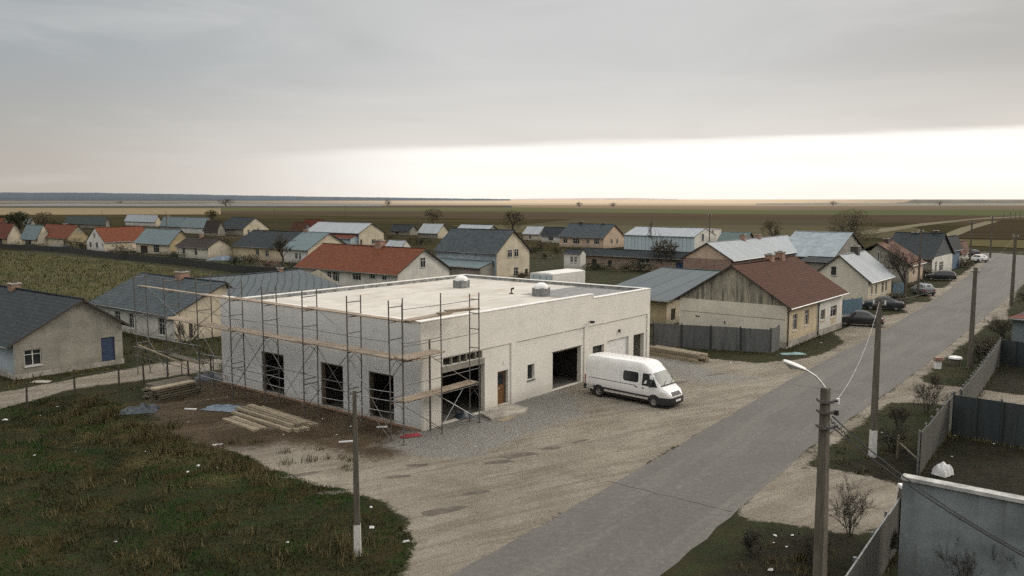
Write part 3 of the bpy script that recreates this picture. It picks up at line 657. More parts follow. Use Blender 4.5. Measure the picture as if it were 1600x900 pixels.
tag(tl, "dark belt of woodland along the horizon on the right", "woodland")
tl = ridge("hedgerow", [(0, 319.5), (120, 318), (230, 319), (330, 317.5), (420, 318.5), (600, 319.5)], 1500, (.15, .15, .14), "stuff", 6, .8)
tag(tl, "faint grey hedgerow across the far fields below the hills", "hedgerow")
tl = ridge("scrub_belt", [(1180, 318), (1290, 317), (1380, 317.5), (1420, 318), (1600, 318)], 1750, (.19, .175, .14), "stuff", 8, .8)
tag(tl, "pale scrub belt in front of the woodland on the right", "scrub")

# ------------------------------------------------------------------ road
def ragged(px, z, m, nm, step=1.2, amp=.12):
    pts = [G(u, v) for u, v in px]; out = []; n = len(pts)
    for i in range(n):
        p, q = pts[i], pts[(i + 1) % n]; k = max(1, int((q - p).length / step)); nn = Vector((-(q - p).y, (q - p).x, 0)).normalized()
        for j in range(k):
            s = p.lerp(q, j / k); out.append(s + nn * (amp * (mnoise.noise(s * .9) + .6 * mnoise.noise(s * 3.1))))
    f = MB(); f.poly([(p.x, p.y, z) for p in out], m); return f.build(nm)
def road_material():
    m, nt, bs, N, L = newmat("asphalt")
    mpt = N.new("ShaderNodeMapping"); mpt.vector_type = 'TEXTURE'; mpt.inputs["Rotation"].default_value = (0, 0, R(90 - 36.3)); mpt.inputs["Scale"].default_value = (14, 1, 1)
    tcc = N.new("ShaderNodeTexCoord"); L.new(tcc.outputs["Object"], mpt.inputs[0]); trk = noi(nt, mpt.outputs[0], .75, 6, .6, .6)
    pos = mapc(nt, "Object", (1, 1, 1)); n1 = noi(nt, pos, .25, 8, .65); n3 = noi(nt, pos, 14, 3, .8); n4 = noi(nt, pos, 45, 2, .8)
    c = mix(nt, ramp(nt, n1, .32, .68), (.076, .070, .063), (.102, .095, .085)); c = mix(nt, ramp(nt, trk, .46, .62, 0, .6), c, (.135, .124, .108))
    c = mix(nt, ramp(nt, trk, .32, .45, .45, 0), c, (.080, .077, .073)); n5 = noi(nt, pos, 3.5, 8, .85); c = mix(nt, ramp(nt, n5, .40, .62, .55, 0), c, (.050, .047, .043)); c = mix(nt, ramp(nt, n5, .52, .68, 0, .5), c, (.165, .155, .138)); c = mix(nt, ramp(nt, n3, .45, .75, 0, .5), c, (.055, .052, .048)); c = mix(nt, ramp(nt, n4, .5, .75, 0, .6), c, (.20, .19, .17))
    # fine transverse cracks
    vo = N.new("ShaderNodeTexVoronoi"); vo.feature = 'DISTANCE_TO_EDGE'; vo.inputs["Scale"].default_value = .33; wob = N.new("ShaderNodeMixRGB"); wob.inputs[0].default_value = .12
    L.new(pos, wob.inputs[1]); nn = N.new("ShaderNodeTexNoise"); nn.inputs["Scale"].default_value = .9; nn.inputs["Detail"].default_value = 6; L.new(pos, nn.inputs["Vector"]); L.new(nn.outputs["Color"], wob.inputs[2]); L.new(wob.outputs[0], vo.inputs["Vector"])
    c = mix(nt, ramp(nt, vo.outputs["Distance"], .0, .006, .22, 0), c, (.05, .047, .043))
    L.new(c, bs.inputs["Base Color"]); bs.inputs["Roughness"].default_value = .85; bump(nt, bs, n3, .35, .02); return m
ROADPX = [(560, 985), (700, 901), (930, 773), (1240, 590), (1400, 505), (1470, 462), (1530, 418), (1549, 403), (1538, 399), (1500, 398), (1500, 394.5), (1560, 395.5), (1620, 401), (1800, 413), (2200, 440), (2200, 480), (1800, 436), (1680, 424), (1628, 428), (1600, 444), (1560, 478), (1500, 527), (1420, 590), (1265, 700), (1035, 900), (935, 985)]
tag(ragged(ROADPX, .008, road_material(), "road"), kind="structure")
for (u0, v0, u1, v1), nm in (((948, 752, 1158, 803), "road_crack"), ((1235, 600, 1330, 616), "road_crack")):
    p, q = G(u0, v0), G(u1, v1); n_ = 40; top_, bot_ = [], []; nn = Vector((-(q - p).y, (q - p).x, 0)).normalized()
    for k in range(n_ + 1): c_ = p.lerp(q, k / n_) + nn * (.16 * mnoise.noise((k * .21, u0, 0)) + .05 * mnoise.noise((k * .9, u0, 3))); w_c = .018 + .012 * mnoise.noise((k * .7, 1, u0)); top_.append((*(c_ + nn * w_c)[:2], .0125)); bot_.append((*(c_ - nn * w_c)[:2], .0125))
    f = MB()
    for k in range(n_): f.poly([bot_[k], bot_[k + 1], top_[k + 1], top_[k]], M_tyre)
    tag(f.build(nm), kind="structure")
# dark puddle stains left as shallow wet hollows in the yard are in the ground material

M_wet = simple("wet_soil", (.10, .082, .062), .8, 0, .3, 2, .3)
for u, v, w0, w1 in ((812, 711, 1.5, .45), (780, 722, 1.1, .35), (425, 668, 1.3, .35), (652, 727, .8, .3), (1058, 598, 1.6, .5), (1120, 585, 1.3, .35), (860, 700, .9, .3), (470, 742, 1.2, .3), (520, 770, 1.0, .3), (690, 798, 1.4, .5), (620, 745, .8, .25), (385, 700, 1.0, .3), (745, 770, .9, .3), (905, 690, .8, .25)):
    p = G(u, v); pts = []; n_ = 22; a0 = rnd.uniform(-.3, .3) + .5
    for k in range(n_):
        t = 2 * math.pi * k / n_; q_ = 1 + .45 * mnoise.noise((math.cos(t) * 1.7 + u, math.sin(t) * 1.7, v)); x_, y_ = math.cos(t) * w0 * q_ * .7, math.sin(t) * w1 * q_ * .7
        pts.append((p.x + x_ * math.cos(a0) - y_ * math.sin(a0), p.y + x_ * math.sin(a0) + y_ * math.cos(a0), .004))
    f = MB(); f.poly(pts, M_wet); tag(f.build("wet_patch"), kind="structure")

# ------------------------------------------------------------------ main building (local frame: x along the road face, y along the left face)
PN = G(658, 674)
def mb_root(name): return empty(name, PN, ROTZ)
bld = mb_root("commercial_building")
tag(bld, "unfinished white flat roofed commercial building with scaffolding around its near corner", "building")
LX, LY, HT, STEPX = 24.7, 19.0, 5.95, 16.8
LOPS = [(2.1, 4.15, .12, 2.78), (6.4, 8.45, .12, 2.78), (12.1, 14.45, .12, 2.75)]
ROPS = [(1.62, 5.3, .02, 2.92), (1.75, 5.1, 3.28, 3.72), (6.48, 7.5, .12, 2.2), (9.42, 10.15, 1.18, 2.15), (12.1, 15.4, .02, 2.52), (16.85, 18.3, 1.1, 2.28), (18.75, 21.7, .02, 2.42), (22.4, 23.95, .02, 2.38)]
w_ = MB()
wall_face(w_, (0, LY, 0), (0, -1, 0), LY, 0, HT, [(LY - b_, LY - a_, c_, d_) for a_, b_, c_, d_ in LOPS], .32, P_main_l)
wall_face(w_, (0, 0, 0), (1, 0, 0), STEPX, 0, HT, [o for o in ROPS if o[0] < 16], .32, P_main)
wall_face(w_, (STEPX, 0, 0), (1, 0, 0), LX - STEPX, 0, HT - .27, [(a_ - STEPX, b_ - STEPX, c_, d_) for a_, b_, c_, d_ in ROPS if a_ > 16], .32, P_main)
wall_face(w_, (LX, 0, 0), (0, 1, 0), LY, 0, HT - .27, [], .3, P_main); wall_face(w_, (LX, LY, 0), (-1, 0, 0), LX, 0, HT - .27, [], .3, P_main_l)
# raised bands and piers of the road face (panels between them read as recessed)
pr_ = .07
for x0, x1 in ((-.003, STEPX), (STEPX, LX)): w_.box((x0, -pr_, 3.80), (x1, -.002, HT if x1 < 20 else HT - .27), P_main)
for x0, x1 in ((-.003, 1.0), (7.72, 8.2), (15.72, 16.15), (24.32, LX)): w_.box((x0, -pr_, 0), (x1, -.002, 3.80), P_main)
w_.box((0, -pr_, .0), (.004, 0, HT), P_main_l)
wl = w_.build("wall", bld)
M_int = simple("block_interior_shade", (.07, .066, .06), .95); M_intf = simple("interior_floor_shade", (.10, .09, .075), .95)  # darkness of the rooms is put into these wall and floor colours
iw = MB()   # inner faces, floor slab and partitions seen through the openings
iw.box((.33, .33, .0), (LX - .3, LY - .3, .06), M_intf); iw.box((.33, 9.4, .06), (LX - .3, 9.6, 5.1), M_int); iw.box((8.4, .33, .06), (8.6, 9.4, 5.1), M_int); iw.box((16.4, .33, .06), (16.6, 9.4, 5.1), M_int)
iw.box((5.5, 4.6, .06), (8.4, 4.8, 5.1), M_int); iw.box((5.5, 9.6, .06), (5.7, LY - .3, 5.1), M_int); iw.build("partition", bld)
rf = MB()
def roofmat():
    m, nt, bs, N, L = newmat("roof_screed"); pos = mapc(nt, "Object", (1, 1, 1)); n1 = noi(nt, pos, .35, 8, .65, .8); n2 = noi(nt, pos, 5, 5, .7); st = mapc(nt, "Object", (.25, 1.6, 1)); n3 = noi(nt, st, .7, 6, .6, 1.2)
    c = mix(nt, ramp(nt, n1, .3, .7), (.40, .38, .335), (.51, .488, .44)); c = mix(nt, ramp(nt, n3, .54, .66, 0, .7), c, (.33, .245, .165)); c = mix(nt, ramp(nt, n2, .5, .8, 0, .3), c, (.35, .32, .27)); c = mix(nt, ramp(nt, n1, .6, .72, 0, .35), c, (.40, .38, .34))
    L.new(c, bs.inputs["Base Color"]); bs.inputs["Roughness"].default_value = .92; bump(nt, bs, n2, .2, .02); return m
rf.box((.3, .3, 5.1), (LX - .3, LY - .3, 5.46), roofmat()); rf.box((STEPX + .2, .3, 5.461), (LX - .3, 6.5, 5.466), simple("roof_bitumen_patch", (.24, .24, .235), .9)); rf.build("roof", bld)
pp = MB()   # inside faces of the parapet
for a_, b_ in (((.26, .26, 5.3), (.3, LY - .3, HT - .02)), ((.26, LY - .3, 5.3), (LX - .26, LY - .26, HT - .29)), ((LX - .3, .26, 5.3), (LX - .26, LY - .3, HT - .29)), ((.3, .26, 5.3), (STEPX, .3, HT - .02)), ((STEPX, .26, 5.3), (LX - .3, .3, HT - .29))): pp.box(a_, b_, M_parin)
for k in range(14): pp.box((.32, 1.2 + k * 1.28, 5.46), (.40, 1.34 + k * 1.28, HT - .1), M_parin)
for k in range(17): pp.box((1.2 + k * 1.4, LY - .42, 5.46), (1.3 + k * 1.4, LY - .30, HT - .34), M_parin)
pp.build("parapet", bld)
cp = MB()
for a_, b_ in (((-.06, -.10, HT), (.32, LY + .05, HT + .05)), ((.32, LY - .30, HT - .27), (LX + .05, LY + .05, HT - .22)), ((LX - .33, -.10, HT - .27), (LX + .05, LY - .3, HT - .22)), ((.32, -.10, HT), (STEPX, .32, HT + .05)), ((STEPX + .002, -.10, HT - .27), (LX - .33, .32, HT - .22))): cp.box(a_, b_, M_coping)
cp.box((STEPX - .2, -.09, HT - .27), (STEPX, .3, HT), P_main); cp.build("coping", bld)
ft = MB(); ft.box((-.06, -.02, 0), (-.003, LY + .02, .11), M_foot); ft.build("footing", bld)
# door, windows, roller_shutter, louvre strip, wall lamp
Mx0 = Matrix.Identity(4)
dm = MB(); dm.box((6.5, .20, .12), (7.48, .25, 2.19), M_door); dm.box((6.5, .17, .12), (6.58, .2, 2.19), M_frgreen); dm.box((7.40, .17, .12), (7.48, .2, 2.19), M_frgreen)
for z0, z1 in ((.3, .95), (1.05, 1.25)): dm.box((6.68, .18, z0), (7.3, .197, z1), M_door)
dr = dm.build("door", bld); gm = MB(); gm.box((6.72, .185, 1.32), (7.26, .197, 2.02), M_glass); gm.build("pane", dr)
hm = MB(); hm.tube([(6.66, .12, 1.12), (6.78, .12, 1.12)], .015, M_galv, 5); hm.box((6.64, .12, 1.06), (6.67, .18, 1.2), M_galv); hm.build("handle", dr)
for s0, s1, z0, z1, st in ((9.42, 10.15, 1.18, 2.15, 'w1'), (16.85, 18.3, 1.1, 2.28, 'w2')): window_part(bld, "window", (0, 0, 0), (1, 0, 0), s0, s1, z0, z1, st, M_frgreen, inset=.2)
sh = MB()
for k in range(20): sh.box((18.77, .14 + (k % 2) * .006, .04 + k * .119), (21.68, .18, .155 + k * .119), M_white)
sh.build("roller_shutter", bld)
lv = MB()
for x in (1.75, 2.5, 3.2, 3.75, 4.55, 5.05): lv.box((x - .05, .03, 3.28), (x + .05, .2, 3.72), P_stain)
lv.box((1.6, .25, 3.2), (5.3, .29, 3.8), M_hole); lv.build("clerestory", bld)
lt_ = MB(); lt_.box((1.66, -.05, 2.93), (5.25, -.004, 3.26), P_stain); lt_.build("lintel", bld)
# door leaf jambs of rough timber in the left-face openings
for a_, b_, c_, d_ in LOPS:
    jm = MB(); jm.box((.05, b_ - .09, c_), (.30, b_ - .004, d_ - .004), M_wood); jm.box((.05, a_ + .004, d_ - .09), (.30, b_ - .09, d_ - .004), M_wood); jm.box((-.02, a_, .10), (.31, b_, .125), M_slab); jm.build("timber_frame", bld)
lm = MB(); lm.tube([(16.2, -.07, 4.12), (16.2, -.3, 4.18)], .025, M_plast, 5); lm.box((16.1, -.48, 4.05), (16.34, -.24, 4.2), M_plast); lm.build("wall_lamp", bld)
lm = MB(); lm.box((20.2, -.14, 2.9), (20.3, -.02, 3.1), M_plast); lm.tube([(20.25, -.1, 2.9), (20.32, -.16, 2.8)], .03, M_plast, 5); lm.build("bracket", bld)
lm = MB(); lm.box((7.0, -.02, 2.55), (7.22, -.004, 2.62), M_white); lm.poly([(6.98, -.03, 2.62), (7.24, -.03, 2.62), (7.11, -.03, 2.82)], M_white); lm.build("door_plate", bld)
for (s0, s1, z) in ((12.06, 15.44, 2.54),):
    lm = MB(); lm.box((s0, -.03, z), (s1, -.003, z + .06), M_dark); lm.build("door_head", bld)

def on_b(x, y, z=0): return PN + A * x + B * y + Vector((0, 0, z))
# roof vents
def vent(u, vb, label, w_=.95):
    p = G(u, vb, 5.46); r = empty("roof_vent", (p.x, p.y, 5.46), ROTZ); tag(r, label, "roof vent")
    m = MB(); m.box((-w_ / 2, -w_ / 2, 0), (w_ / 2, w_ / 2, .62), M_galv); m.build("base", r)
    c = MB(); rows = []
    for k in range(7):
        t = k / 6 * math.pi / 2; rr = (w_ / 2 + .05) * math.cos(t) + .001; zz = .66 + .34 * math.sin(t); rows.append([(rr * math.cos(q * math.pi / 8), rr * math.sin(q * math.pi / 8), zz) for q in range(16)])
    rows.insert(0, [((w_ / 2 + .05) * math.cos(q * math.pi / 8), (w_ / 2 + .05) * math.sin(q * math.pi / 8), .56) for q in range(16)])
    c.grid(rows, M_white, close=True); c.build("dome_cap", r, smooth=50)
vent(721, 449.5, "white domed roof vent at the far end of the flat roof"); vent(845.5, 462.5, "white domed roof vent nearer the step in the parapet")
p = G(799, 459, 5.46); r = empty("vent_pipe", (p.x, p.y, 5.46)); tag(r, "small dark bent vent pipe between the two domed vents", "vent pipe")
m = MB(); m.tube([(0, 0, 0), (0, 0, .35), (.2, 0, .42)], .09, M_dark, 7); m.build("pipe", r); m = MB(); m.box((-.15, -.15, 0), (.15, .15, .06), M_dark); m.build("base", r)
# interior/porch slabs by the door
def lump(name, pts, z0, z1, mt, label, cat, tilt=0, parts=None, group=None):
    c = sum((Vector(q) for q in pts), Vector()) / len(pts); m = MB(); P0 = [Vector(q) - c for q in pts]
    lo = [Vector((q.x, q.y, z0)) for q in P0]; hi = [Vector((q.x * .985, q.y * .985, z1 + rnd.uniform(-.02, .02))) for q in P0]
    m.poly(hi, mt)
    for i in range(len(P0)): j = (i + 1) % len(P0); m.poly([lo[i], lo[j], hi[j], hi[i]], mt)
    o = m.build(name); o.location = (c.x, c.y, tilt); return tag(o, label, cat, group)
lump("concrete_ramp", [G(752, 650), G(768, 658), G(818, 647), G(826, 640), G(800, 634), G(778, 636)], 0, .14, M_slab, "pale broken concrete slab lying before the brown door", "slab")
lump("plywood_sheet", [G(775, 657), G(786, 660), G(806, 652), G(799, 648)], 0, .04, M_woodl, "thin pale board beside the concrete slab at the door", "board")

# ------------------------------------------------------------------ scaffold
sc_ = mb_root("scaffold"); tag(sc_, "rusty steel tube scaffold with plank decks wrapped around the white building's near corner", "scaffold")
XO, XI = -2.25, -1.3
FY = [-.05, 3.3, 7.1, 10.8, 14.4, 18.0, 22.0, 26.3]
def frame(xo, yo, xi, yi, top, base=0.0, rung0=0.35):
    m = MB(); m.tube([(xo, yo, base), (xo + rnd.uniform(-.05, .05), yo + rnd.uniform(-.05, .05), top)], .038, M_steel, 5); m.tube([(xi, yi, base), (xi + rnd.uniform(-.05, .05), yi + rnd.uniform(-.05, .05), top + rnd.uniform(-.1, .1))], .035, M_steel, 5)
    for z in (1.95, 2.25, 4.25, 5.3, 6.2, 6.98): 
        if z < top: m.tube([(xo, yo, z), (xi, yi, z + rnd.uniform(-.03, .03))], .028, M_steel, 4)
    # curved gussets under each lift
    for z in (1.9, 4.2):
        pts = [(xo + (xi - xo) * t, yo + (yi - yo) * t, z - .55 + .5 * math.sin(t * math.pi)) for t in (0, .2, .5, .8, 1)]; m.tube(pts, .018, M_steel, 4)
    for a_, b_ in ((xo, yo), (xi, yi)): m.box((a_ - .09, b_ - .09, 0), (a_ + .09, b_ + .09, .025), M_steel)
    return m.build("upright_frame", sc_)
for i, y in enumerate(FY): frame(XO + rnd.uniform(-.05, .05), y, XI, y + rnd.uniform(-.05, .05), 7.35 if i not in (5,) else 7.75)
m = MB(); m.tube([(.43, -.28, 0), (.43, -.28, 5.0)], .055, M_steel, 6); m.build("standard", sc_)
m = MB(); m.tube([(XO - .1, -1.1, 0), (XO - .1, -1.1, 7.3)], .035, M_steel, 5); m.box((XO - .2, -1.2, 0), (XO, -1.0, .03), M_steel); m.build("standard", sc_)
m = MB(); m.tube([(.3, -1.28, 0), (.3, -1.25, 7.6)], .035, M_steel, 5); m.tube([(.3, -1.28, .25), (.43, -.28, .3)], .02, M_steel, 4); m.tube([(.3, -1.28, 6.9), (.05, -1.28, 6.3)], .015, M_steel, 4); m.build("standard", sc_)
frame(3.3, -1.3, 3.15, -.72, 7.35)
# braces
def bar(nm, p, q, r=.02, mt=None, sag=0):
    r *= 1.12; p, q = Vector(p), Vector(q); m = MB(); pts = [p.lerp(q, t) - Vector((0, 0, sag * math.sin(math.pi * t))) for t in (0, .25, .5, .75, 1)]; m.tube(pts, r, mt or M_steel, 4); return m.build(nm, sc_)
for i in range(len(FY) - 1):
    y0, y1 = FY[i], FY[i + 1]; x = XO + .04; f = i % 2
    if i != 5: bar("diagonal_brace", (x, y1 if f else y0, .3 + rnd.uniform(0, .4)), (x, y0 if f else y1, 4.15), .023)
    bar("diagonal_brace", (XI, y0 if f else y1, .2), (XI, y1 if f else y0, 4.1), .018)
    if i in (1, 4, 6): bar("diagonal_brace", (XI, y0, 4.4), (XI, y1, 6.3), .016, M_galv if i != 4 else M_steel)
    if i in (5, 6): bar("diagonal_brace", (x, y1, 2.0), (x, y0, 4.2), .02, M_galv)
    if i in (4,): bar("diagonal_brace", (x, y0, 4.4), (x, y1, 6.3), .018); bar("diagonal_brace", (x, y1, 4.4), (x, y0, 6.3), .018)
    for z in (1.05, 1.55, 2.1, 2.6) if i < 5 else (1.3, 2.1, 3.0): bar("ledger", (XO, y0 - .3, z + rnd.uniform(-.06, .06)), (XO, y1 + .3, z + rnd.uniform(-.1, .1)), .019, M_steel if rnd.random() < .6 else M_galv, .05)
    bar("guard_rail", (XO, y0, 5.2), (XO, y1, 5.2 + rnd.uniform(-.1, .1)), .015); bar("ledger", (XI, y0, 4.22), (XI, y1, 4.22), .018)
for z in (1.1, 2.15): bar("ledger", (XO, -1.1, z), (XO, 0, z), .018)
for z, q in ((2.2, 3.3), (3.1, 3.3), (5.1, 3.3), (6.98, 3.3), (4.3, .3), (5.25, .3)): bar("guard_rail", (XO - .1, -1.15, z), (q, -1.3, z + .02), .016, M_steel, .03)
bar("diagonal_brace", (.43, -.4, 4.1), (3.25, -1.2, 2.1), .02); bar("diagonal_brace", (.5, -.5, 2.1), (3.25, -1.25, .25), .022, M_galv); bar("diagonal_brace", (.4, -1.25, .5), (2.2, -1.1, 2.15), .02, M_galv)
bar("diagonal_brace", (XO, -1.1, 2.0), (.3, -1.28, .3), .018); bar("diagonal_brace", (XO, 3.3, 2.6), (XO, 0, .1), .02); bar("guard_rail", (3.15, -.72, 6.98), (3.3, -1.3, 6.98), .02)
# decks: every board run is a part
def board(p, q, wdt, th=.06, mt=None, lift=0, n=None):
    p, q = Vector(p), Vector(q); d = (q - p); L = d.length; d.normalize(); s = Vector((-d.y, d.x, 0)).normalized(); nb = max(2, int(wdt / .28)); m = MB()
    for k in range(nb):
        o0 = -wdt / 2 + k * wdt / nb; o1 = o0 + wdt / nb - .02; j = rnd.uniform(-.15, .15); e = rnd.uniform(-.008, .008)
        c = [p + s * o0 - d * j, q + s * o0 - d * j, q + s * o1 - d * j, p + s * o1 - d * j]
        lo = [v + Vector((0, 0, e)) for v in c]; hi = [v + Vector((0, 0, th + e)) for v in c]; M_ = mt or M_board
        m.poly(hi, M_); m.poly(lo[::-1], M_)
        for a_ in range(4): b_ = (a_ + 1) % 4; m.poly([lo[a_], lo[b_], hi[b_], hi[a_]], M_)
    return m.build("deck_board", sc_)
xm_ = (XO + XI) / 2
for i, (y0, y1) in enumerate([(-1.25, 3.6), (3.0, 7.5), (6.7, 11.2), (10.4, 14.8), (14.0, 18.4)]):
    board((xm_, y0, 4.30 + .03 * (i % 2)), (xm_, y1, 4.33 + .03 * (i % 2)), 1.0, .07)
board((xm_, 17.6, 4.36), (xm_, 22.2, 4.42), 1.0)
for i, (y0, y1) in enumerate([(-1.5, 3.5), (2.9, 7.3), (6.7, 11.0), (10.3, 14.7), (14.1, 18.3), (17.6, 26.6)]):
    board((xm_ + .1 - .02 * i, y0, 6.24 + .035 * (i % 2)), (xm_ + .1, y1, 6.27 + .035 * (i % 2)), .55 if i < 5 else .3)
board((-2.35, -.85, 4.41), (.45, -.9, 4.43), 1.0, .07); board((-2.1, -.95, 6.33), (1.1, -.95, 6.38), .6); board((.3, -1.0, 6.46), (3.5, -1.0, 6.4), .4, mt=M_woodl); board((1.2, -.85, 6.52), (3.0, -1.2, 6.5), .3)
board((-2.3, -.85, 2.22), (3.4, -.85, 2.28), .75, mt=M_board); board((xm_, 18.2, 1.7), (xm_, 22.3, 1.8), .6, mt=M_wood); board((XO - .2, 19.2, 1.55), (XO - .2, 25.6, 2.2), .15, mt=M_woodl)

# ------------------------------------------------------------------ timber and building leftovers
def plank_mesh(L, w, h, mt, nm):
    m = MB(); n = 4
    for k in range(n): m.box((L * k / n, -w / 2 + rnd.uniform(-.004, .004), rnd.uniform(-.004, .004)), (L * (k + 1) / n, w / 2, h), mt)
    return m.mesh(nm)
def plank(mesh, x, y, z, ang, label, group, name="plank", base=None):
    o = bpy.data.objects.new(name, mesh); COL.objects.link(o); q = base + Vector((x, y, 0)); o.location = (q.x, q.y, z); o.rotation_euler = (0, 0, ang); return tag(o, label, "plank" if name == "plank" else "beam", group)
# stack of long grey boards at the left end
c0 = G(246.7, 629.4); c1 = G(311, 615.5); c2 = G(225, 620.5); d = (c1 - c0); ang = math.atan2(d.y, d.x); L0 = d.length; s_ = (c2 - c0); wd = s_.length; sdir = s_.normalized()
pmesh = [plank_mesh(L0, .30, .11, mt, "plank") for mt in (M_wood, M_wood, M_woodl)]
for lay in range(6):
    for k in range(int(wd / .34)):
        off = sdir * (.17 + k * .34) + d.normalized() * rnd.uniform(-.25, .25); z = lay * .155
        plank(pmesh[2 if (lay == 5 and k < 2) else rnd.randrange(2)], off.x, off.y, z, ang + rnd.uniform(-.012, .012), "weathered grey board in the tall stack beside the dirt lane" if not (lay == 5 and k < 2) else "pale board on top of the tall grey stack by the dirt lane", "boards in the tall stack" if not (lay == 5 and k < 2) else "pale boards on the tall stack", base=c0)
# beams lying flat by the left wall
g0 = G(455, 675.5); g1 = G(370, 647); d = (g1 - g0); ang = math.atan2(d.y, d.x); L1 = d.length; side = Vector((d.y, -d.x, 0)).normalized()
bm1 = plank_mesh(L1 + .2, .19, .16, M_woodl, "beam"); bm2 = plank_mesh(L1 * .62, .17, .12, M_woodl, "beam")
for k in range(7):
    q = side * (k * .27) + d.normalized() * rnd.uniform(-.5, .3); plank(bm1, q.x, q.y, 0, ang + rnd.uniform(-.012, .03), "pale squared beam lying in the flat row on the mud", "beams in the flat row", "beam", base=g0)
for k in range(4):
    q = side * (.3 + k * .26) + d.normalized() * rnd.uniform(-.1, .3); plank(bm1, q.x, q.y, .165, ang + rnd.uniform(-.02, .02), "pale squared beam in the upper layer on the mud", "beams in the upper layer", "beam", base=g0)
g2 = G(420, 670); 
for k in range(4):
    q = -side * (.2 + k * .2); plank(bm2, q.x, q.y, 0, ang + rnd.uniform(-.03, .03), "shorter pale batten beside the flat row of beams", "battens beside the beams", "beam", base=g2)
# stack of poles behind the right corner
g3 = G(1098, 569); g4 = G(1000, 552); d = (g4 - g3); ang = math.atan2(d.y, d.x); L2 = d.length; side = Vector((d.y, -d.x, 0)).normalized()
bm3 = plank_mesh(L2, .20, .15, M_woodl, "beam"); bm4 = plank_mesh(L2 * .82, .18, .15, M_woodl, "beam")
for lay in range(4):
    for k in range(5 - lay // 2):
        q = side * (k * .26 + lay * .05) + d.normalized() * rnd.uniform(0, .5); plank(bm3 if lay < 2 else bm4, q.x, q.y, lay * .17, ang + rnd.uniform(-.015, .015), "long tan beam in the stack behind the building's right corner", "beams in the right stack", "beam", base=g3)
# tarpaulins and cloth
def tarp(name, u, v, sx, sy, h, mt, label, cat, rz=0, seed=1, flat=.3, pw_=2.2):
    p = G(u, v); m = MB(); rows = []; n = 14
    for i in range(n + 1):
        row = []
        for j in range(n + 1):
            a_, b_ = i / n * 2 - 1, j / n * 2 - 1; e = max(abs(a_), abs(b_)); z = h * (1 - e ** pw_) * (flat + (1 - flat) * (.5 + mnoise.noise((a_ * 2.2 + seed, b_ * 2.2, seed)))) + .03
            row.append((a_ * sx / 2 * (1 + .16 * mnoise.noise((b_ * 2, seed, a_))), b_ * sy / 2 * (1 + .16 * mnoise.noise((a_ * 2, seed + 5, b_))), max(.012, z)))
        rows.append(row)
    m.grid(rows, mt); o = m.build(name, smooth=35); o.location = p; o.rotation_euler = (0, 0, rz); return tag(o, label, cat)
tarp("tarpaulin", 350, 639, 2.4, 1.3, .25, M_tarp, "flat grey blue tarpaulin beside the row of beams", "tarpaulin", -.25, 1)
tarp("tarpaulin", 217, 643, 2.1, 1.4, .5, M_tarp2, "crumpled dark blue tarpaulin in the grass near the tall board stack", "tarpaulin", .3, 4, .1)
tarp("tarpaulin", 325, 592, 2.0, 1.4, .55, M_tarp2, "blue sheet over a heap behind the tall board stack", "tarpaulin", .2, 7, .2)
tarp("red_cloth", 642, 682, 1.15, .45, .16, M_redc, "small red cloth at the foot of the building's near corner", "cloth", .5, 3)
tarp("blue_bag", 727, 652, 1.2, .7, .45, M_tarp2, "dark blue bundle under the scaffold in the first garage opening", "bundle", .5, 9)
tarp("pale_sheet", 1239, 553.5, 2.0, .8, .14, simple("pale_turquoise", (.19, .30, .30), .6), "flat pale turquoise sheet on the grass by the brown roofed house", "sheet", .1, 6)
tarp("blue_tarpaulin", 97, 389, 8, 3.0, 1.2, M_tarp2, "dark blue covered heap by the village fence in front of the ochre gabled house", "covered heap", 0, 11, .5)
tarp("blue_tarpaulin", 350, 406.5, 7, 2.5, 1.0, M_tarp, "pale blue covered heap behind the fence beside the cream gabled house", "covered heap", 0, 12, .4)
tarp("cloth_heap", 64, 597, 1.3, .6, .13, M_slab, "pale sheet lying against the wall of the stained house", "sheet", 0, 13)
tarp("white_sack", 1473, 742, .8, .65, .55, M_litter, "big white sack on the dark plot behind the concrete wall", "sack", .6, 14, .75, 5)
def scrap(u, v, s, label="small scrap of white litter lying on the ground", group="scraps of white litter", z=0.0):
    p = G(u, v); m = MB(); n = rnd.randint(4, 6); rr = [rnd.uniform(.5, 1) * s for _ in range(n)]
    pts = [(rr[k] * math.cos(k * 2 * math.pi / n), rr[k] * .6 * math.sin(k * 2 * math.pi / n), .012 + rnd.uniform(.0, .1) * s * 2) for k in range(n)]; c = (0, 0, .03 + s * .25)
    for k in range(n): m.poly([pts[k], pts[(k + 1) % n], c], M_litter)
    o = m.build("litter"); o.location = p; o.rotation_euler = (0, 0, rnd.uniform(0, 6)); tag(o, label, "litter", group)
for u, v, s in ((310, 728, .2), (293, 738, .16), (227, 706, .08), (54, 712, .11), (181, 847, .10), (449, 848, .11), (580, 793, .16), (581, 825, .22), (634, 847, .18), (357, 719, .10), (352, 725, .07), (340, 731, .09), (90, 636, .14), (63, 650, .07), (487, 858, .07), (8, 657, .3), (118, 706, .05),
                (1211, 838, .18), (1238, 837, .13), (1209, 849, .10), (1229, 855, .08), (1205, 891, .18), (1378, 676, .12), (1385, 681, .10), (1487, 714, .13), (1492, 681, .1), (1553, 694, .1), (1465, 728, .14), (1463, 568, .3), (1559, 572, .25), (1283, 536, .16), (1142, 567, .18), (1052, 541, .2),
                (504, 655, .1), (443, 680, .1), (526, 680, .1), (294, 660, .08), (325, 625, .1), (334, 624, .1), (355, 621, .1), (870, 660, .06), (743, 698, .12), (548, 667, .14), (1550, 680, .12), (1270, 523, .2), (60, 597, .2)):
    scrap(u, v, s)
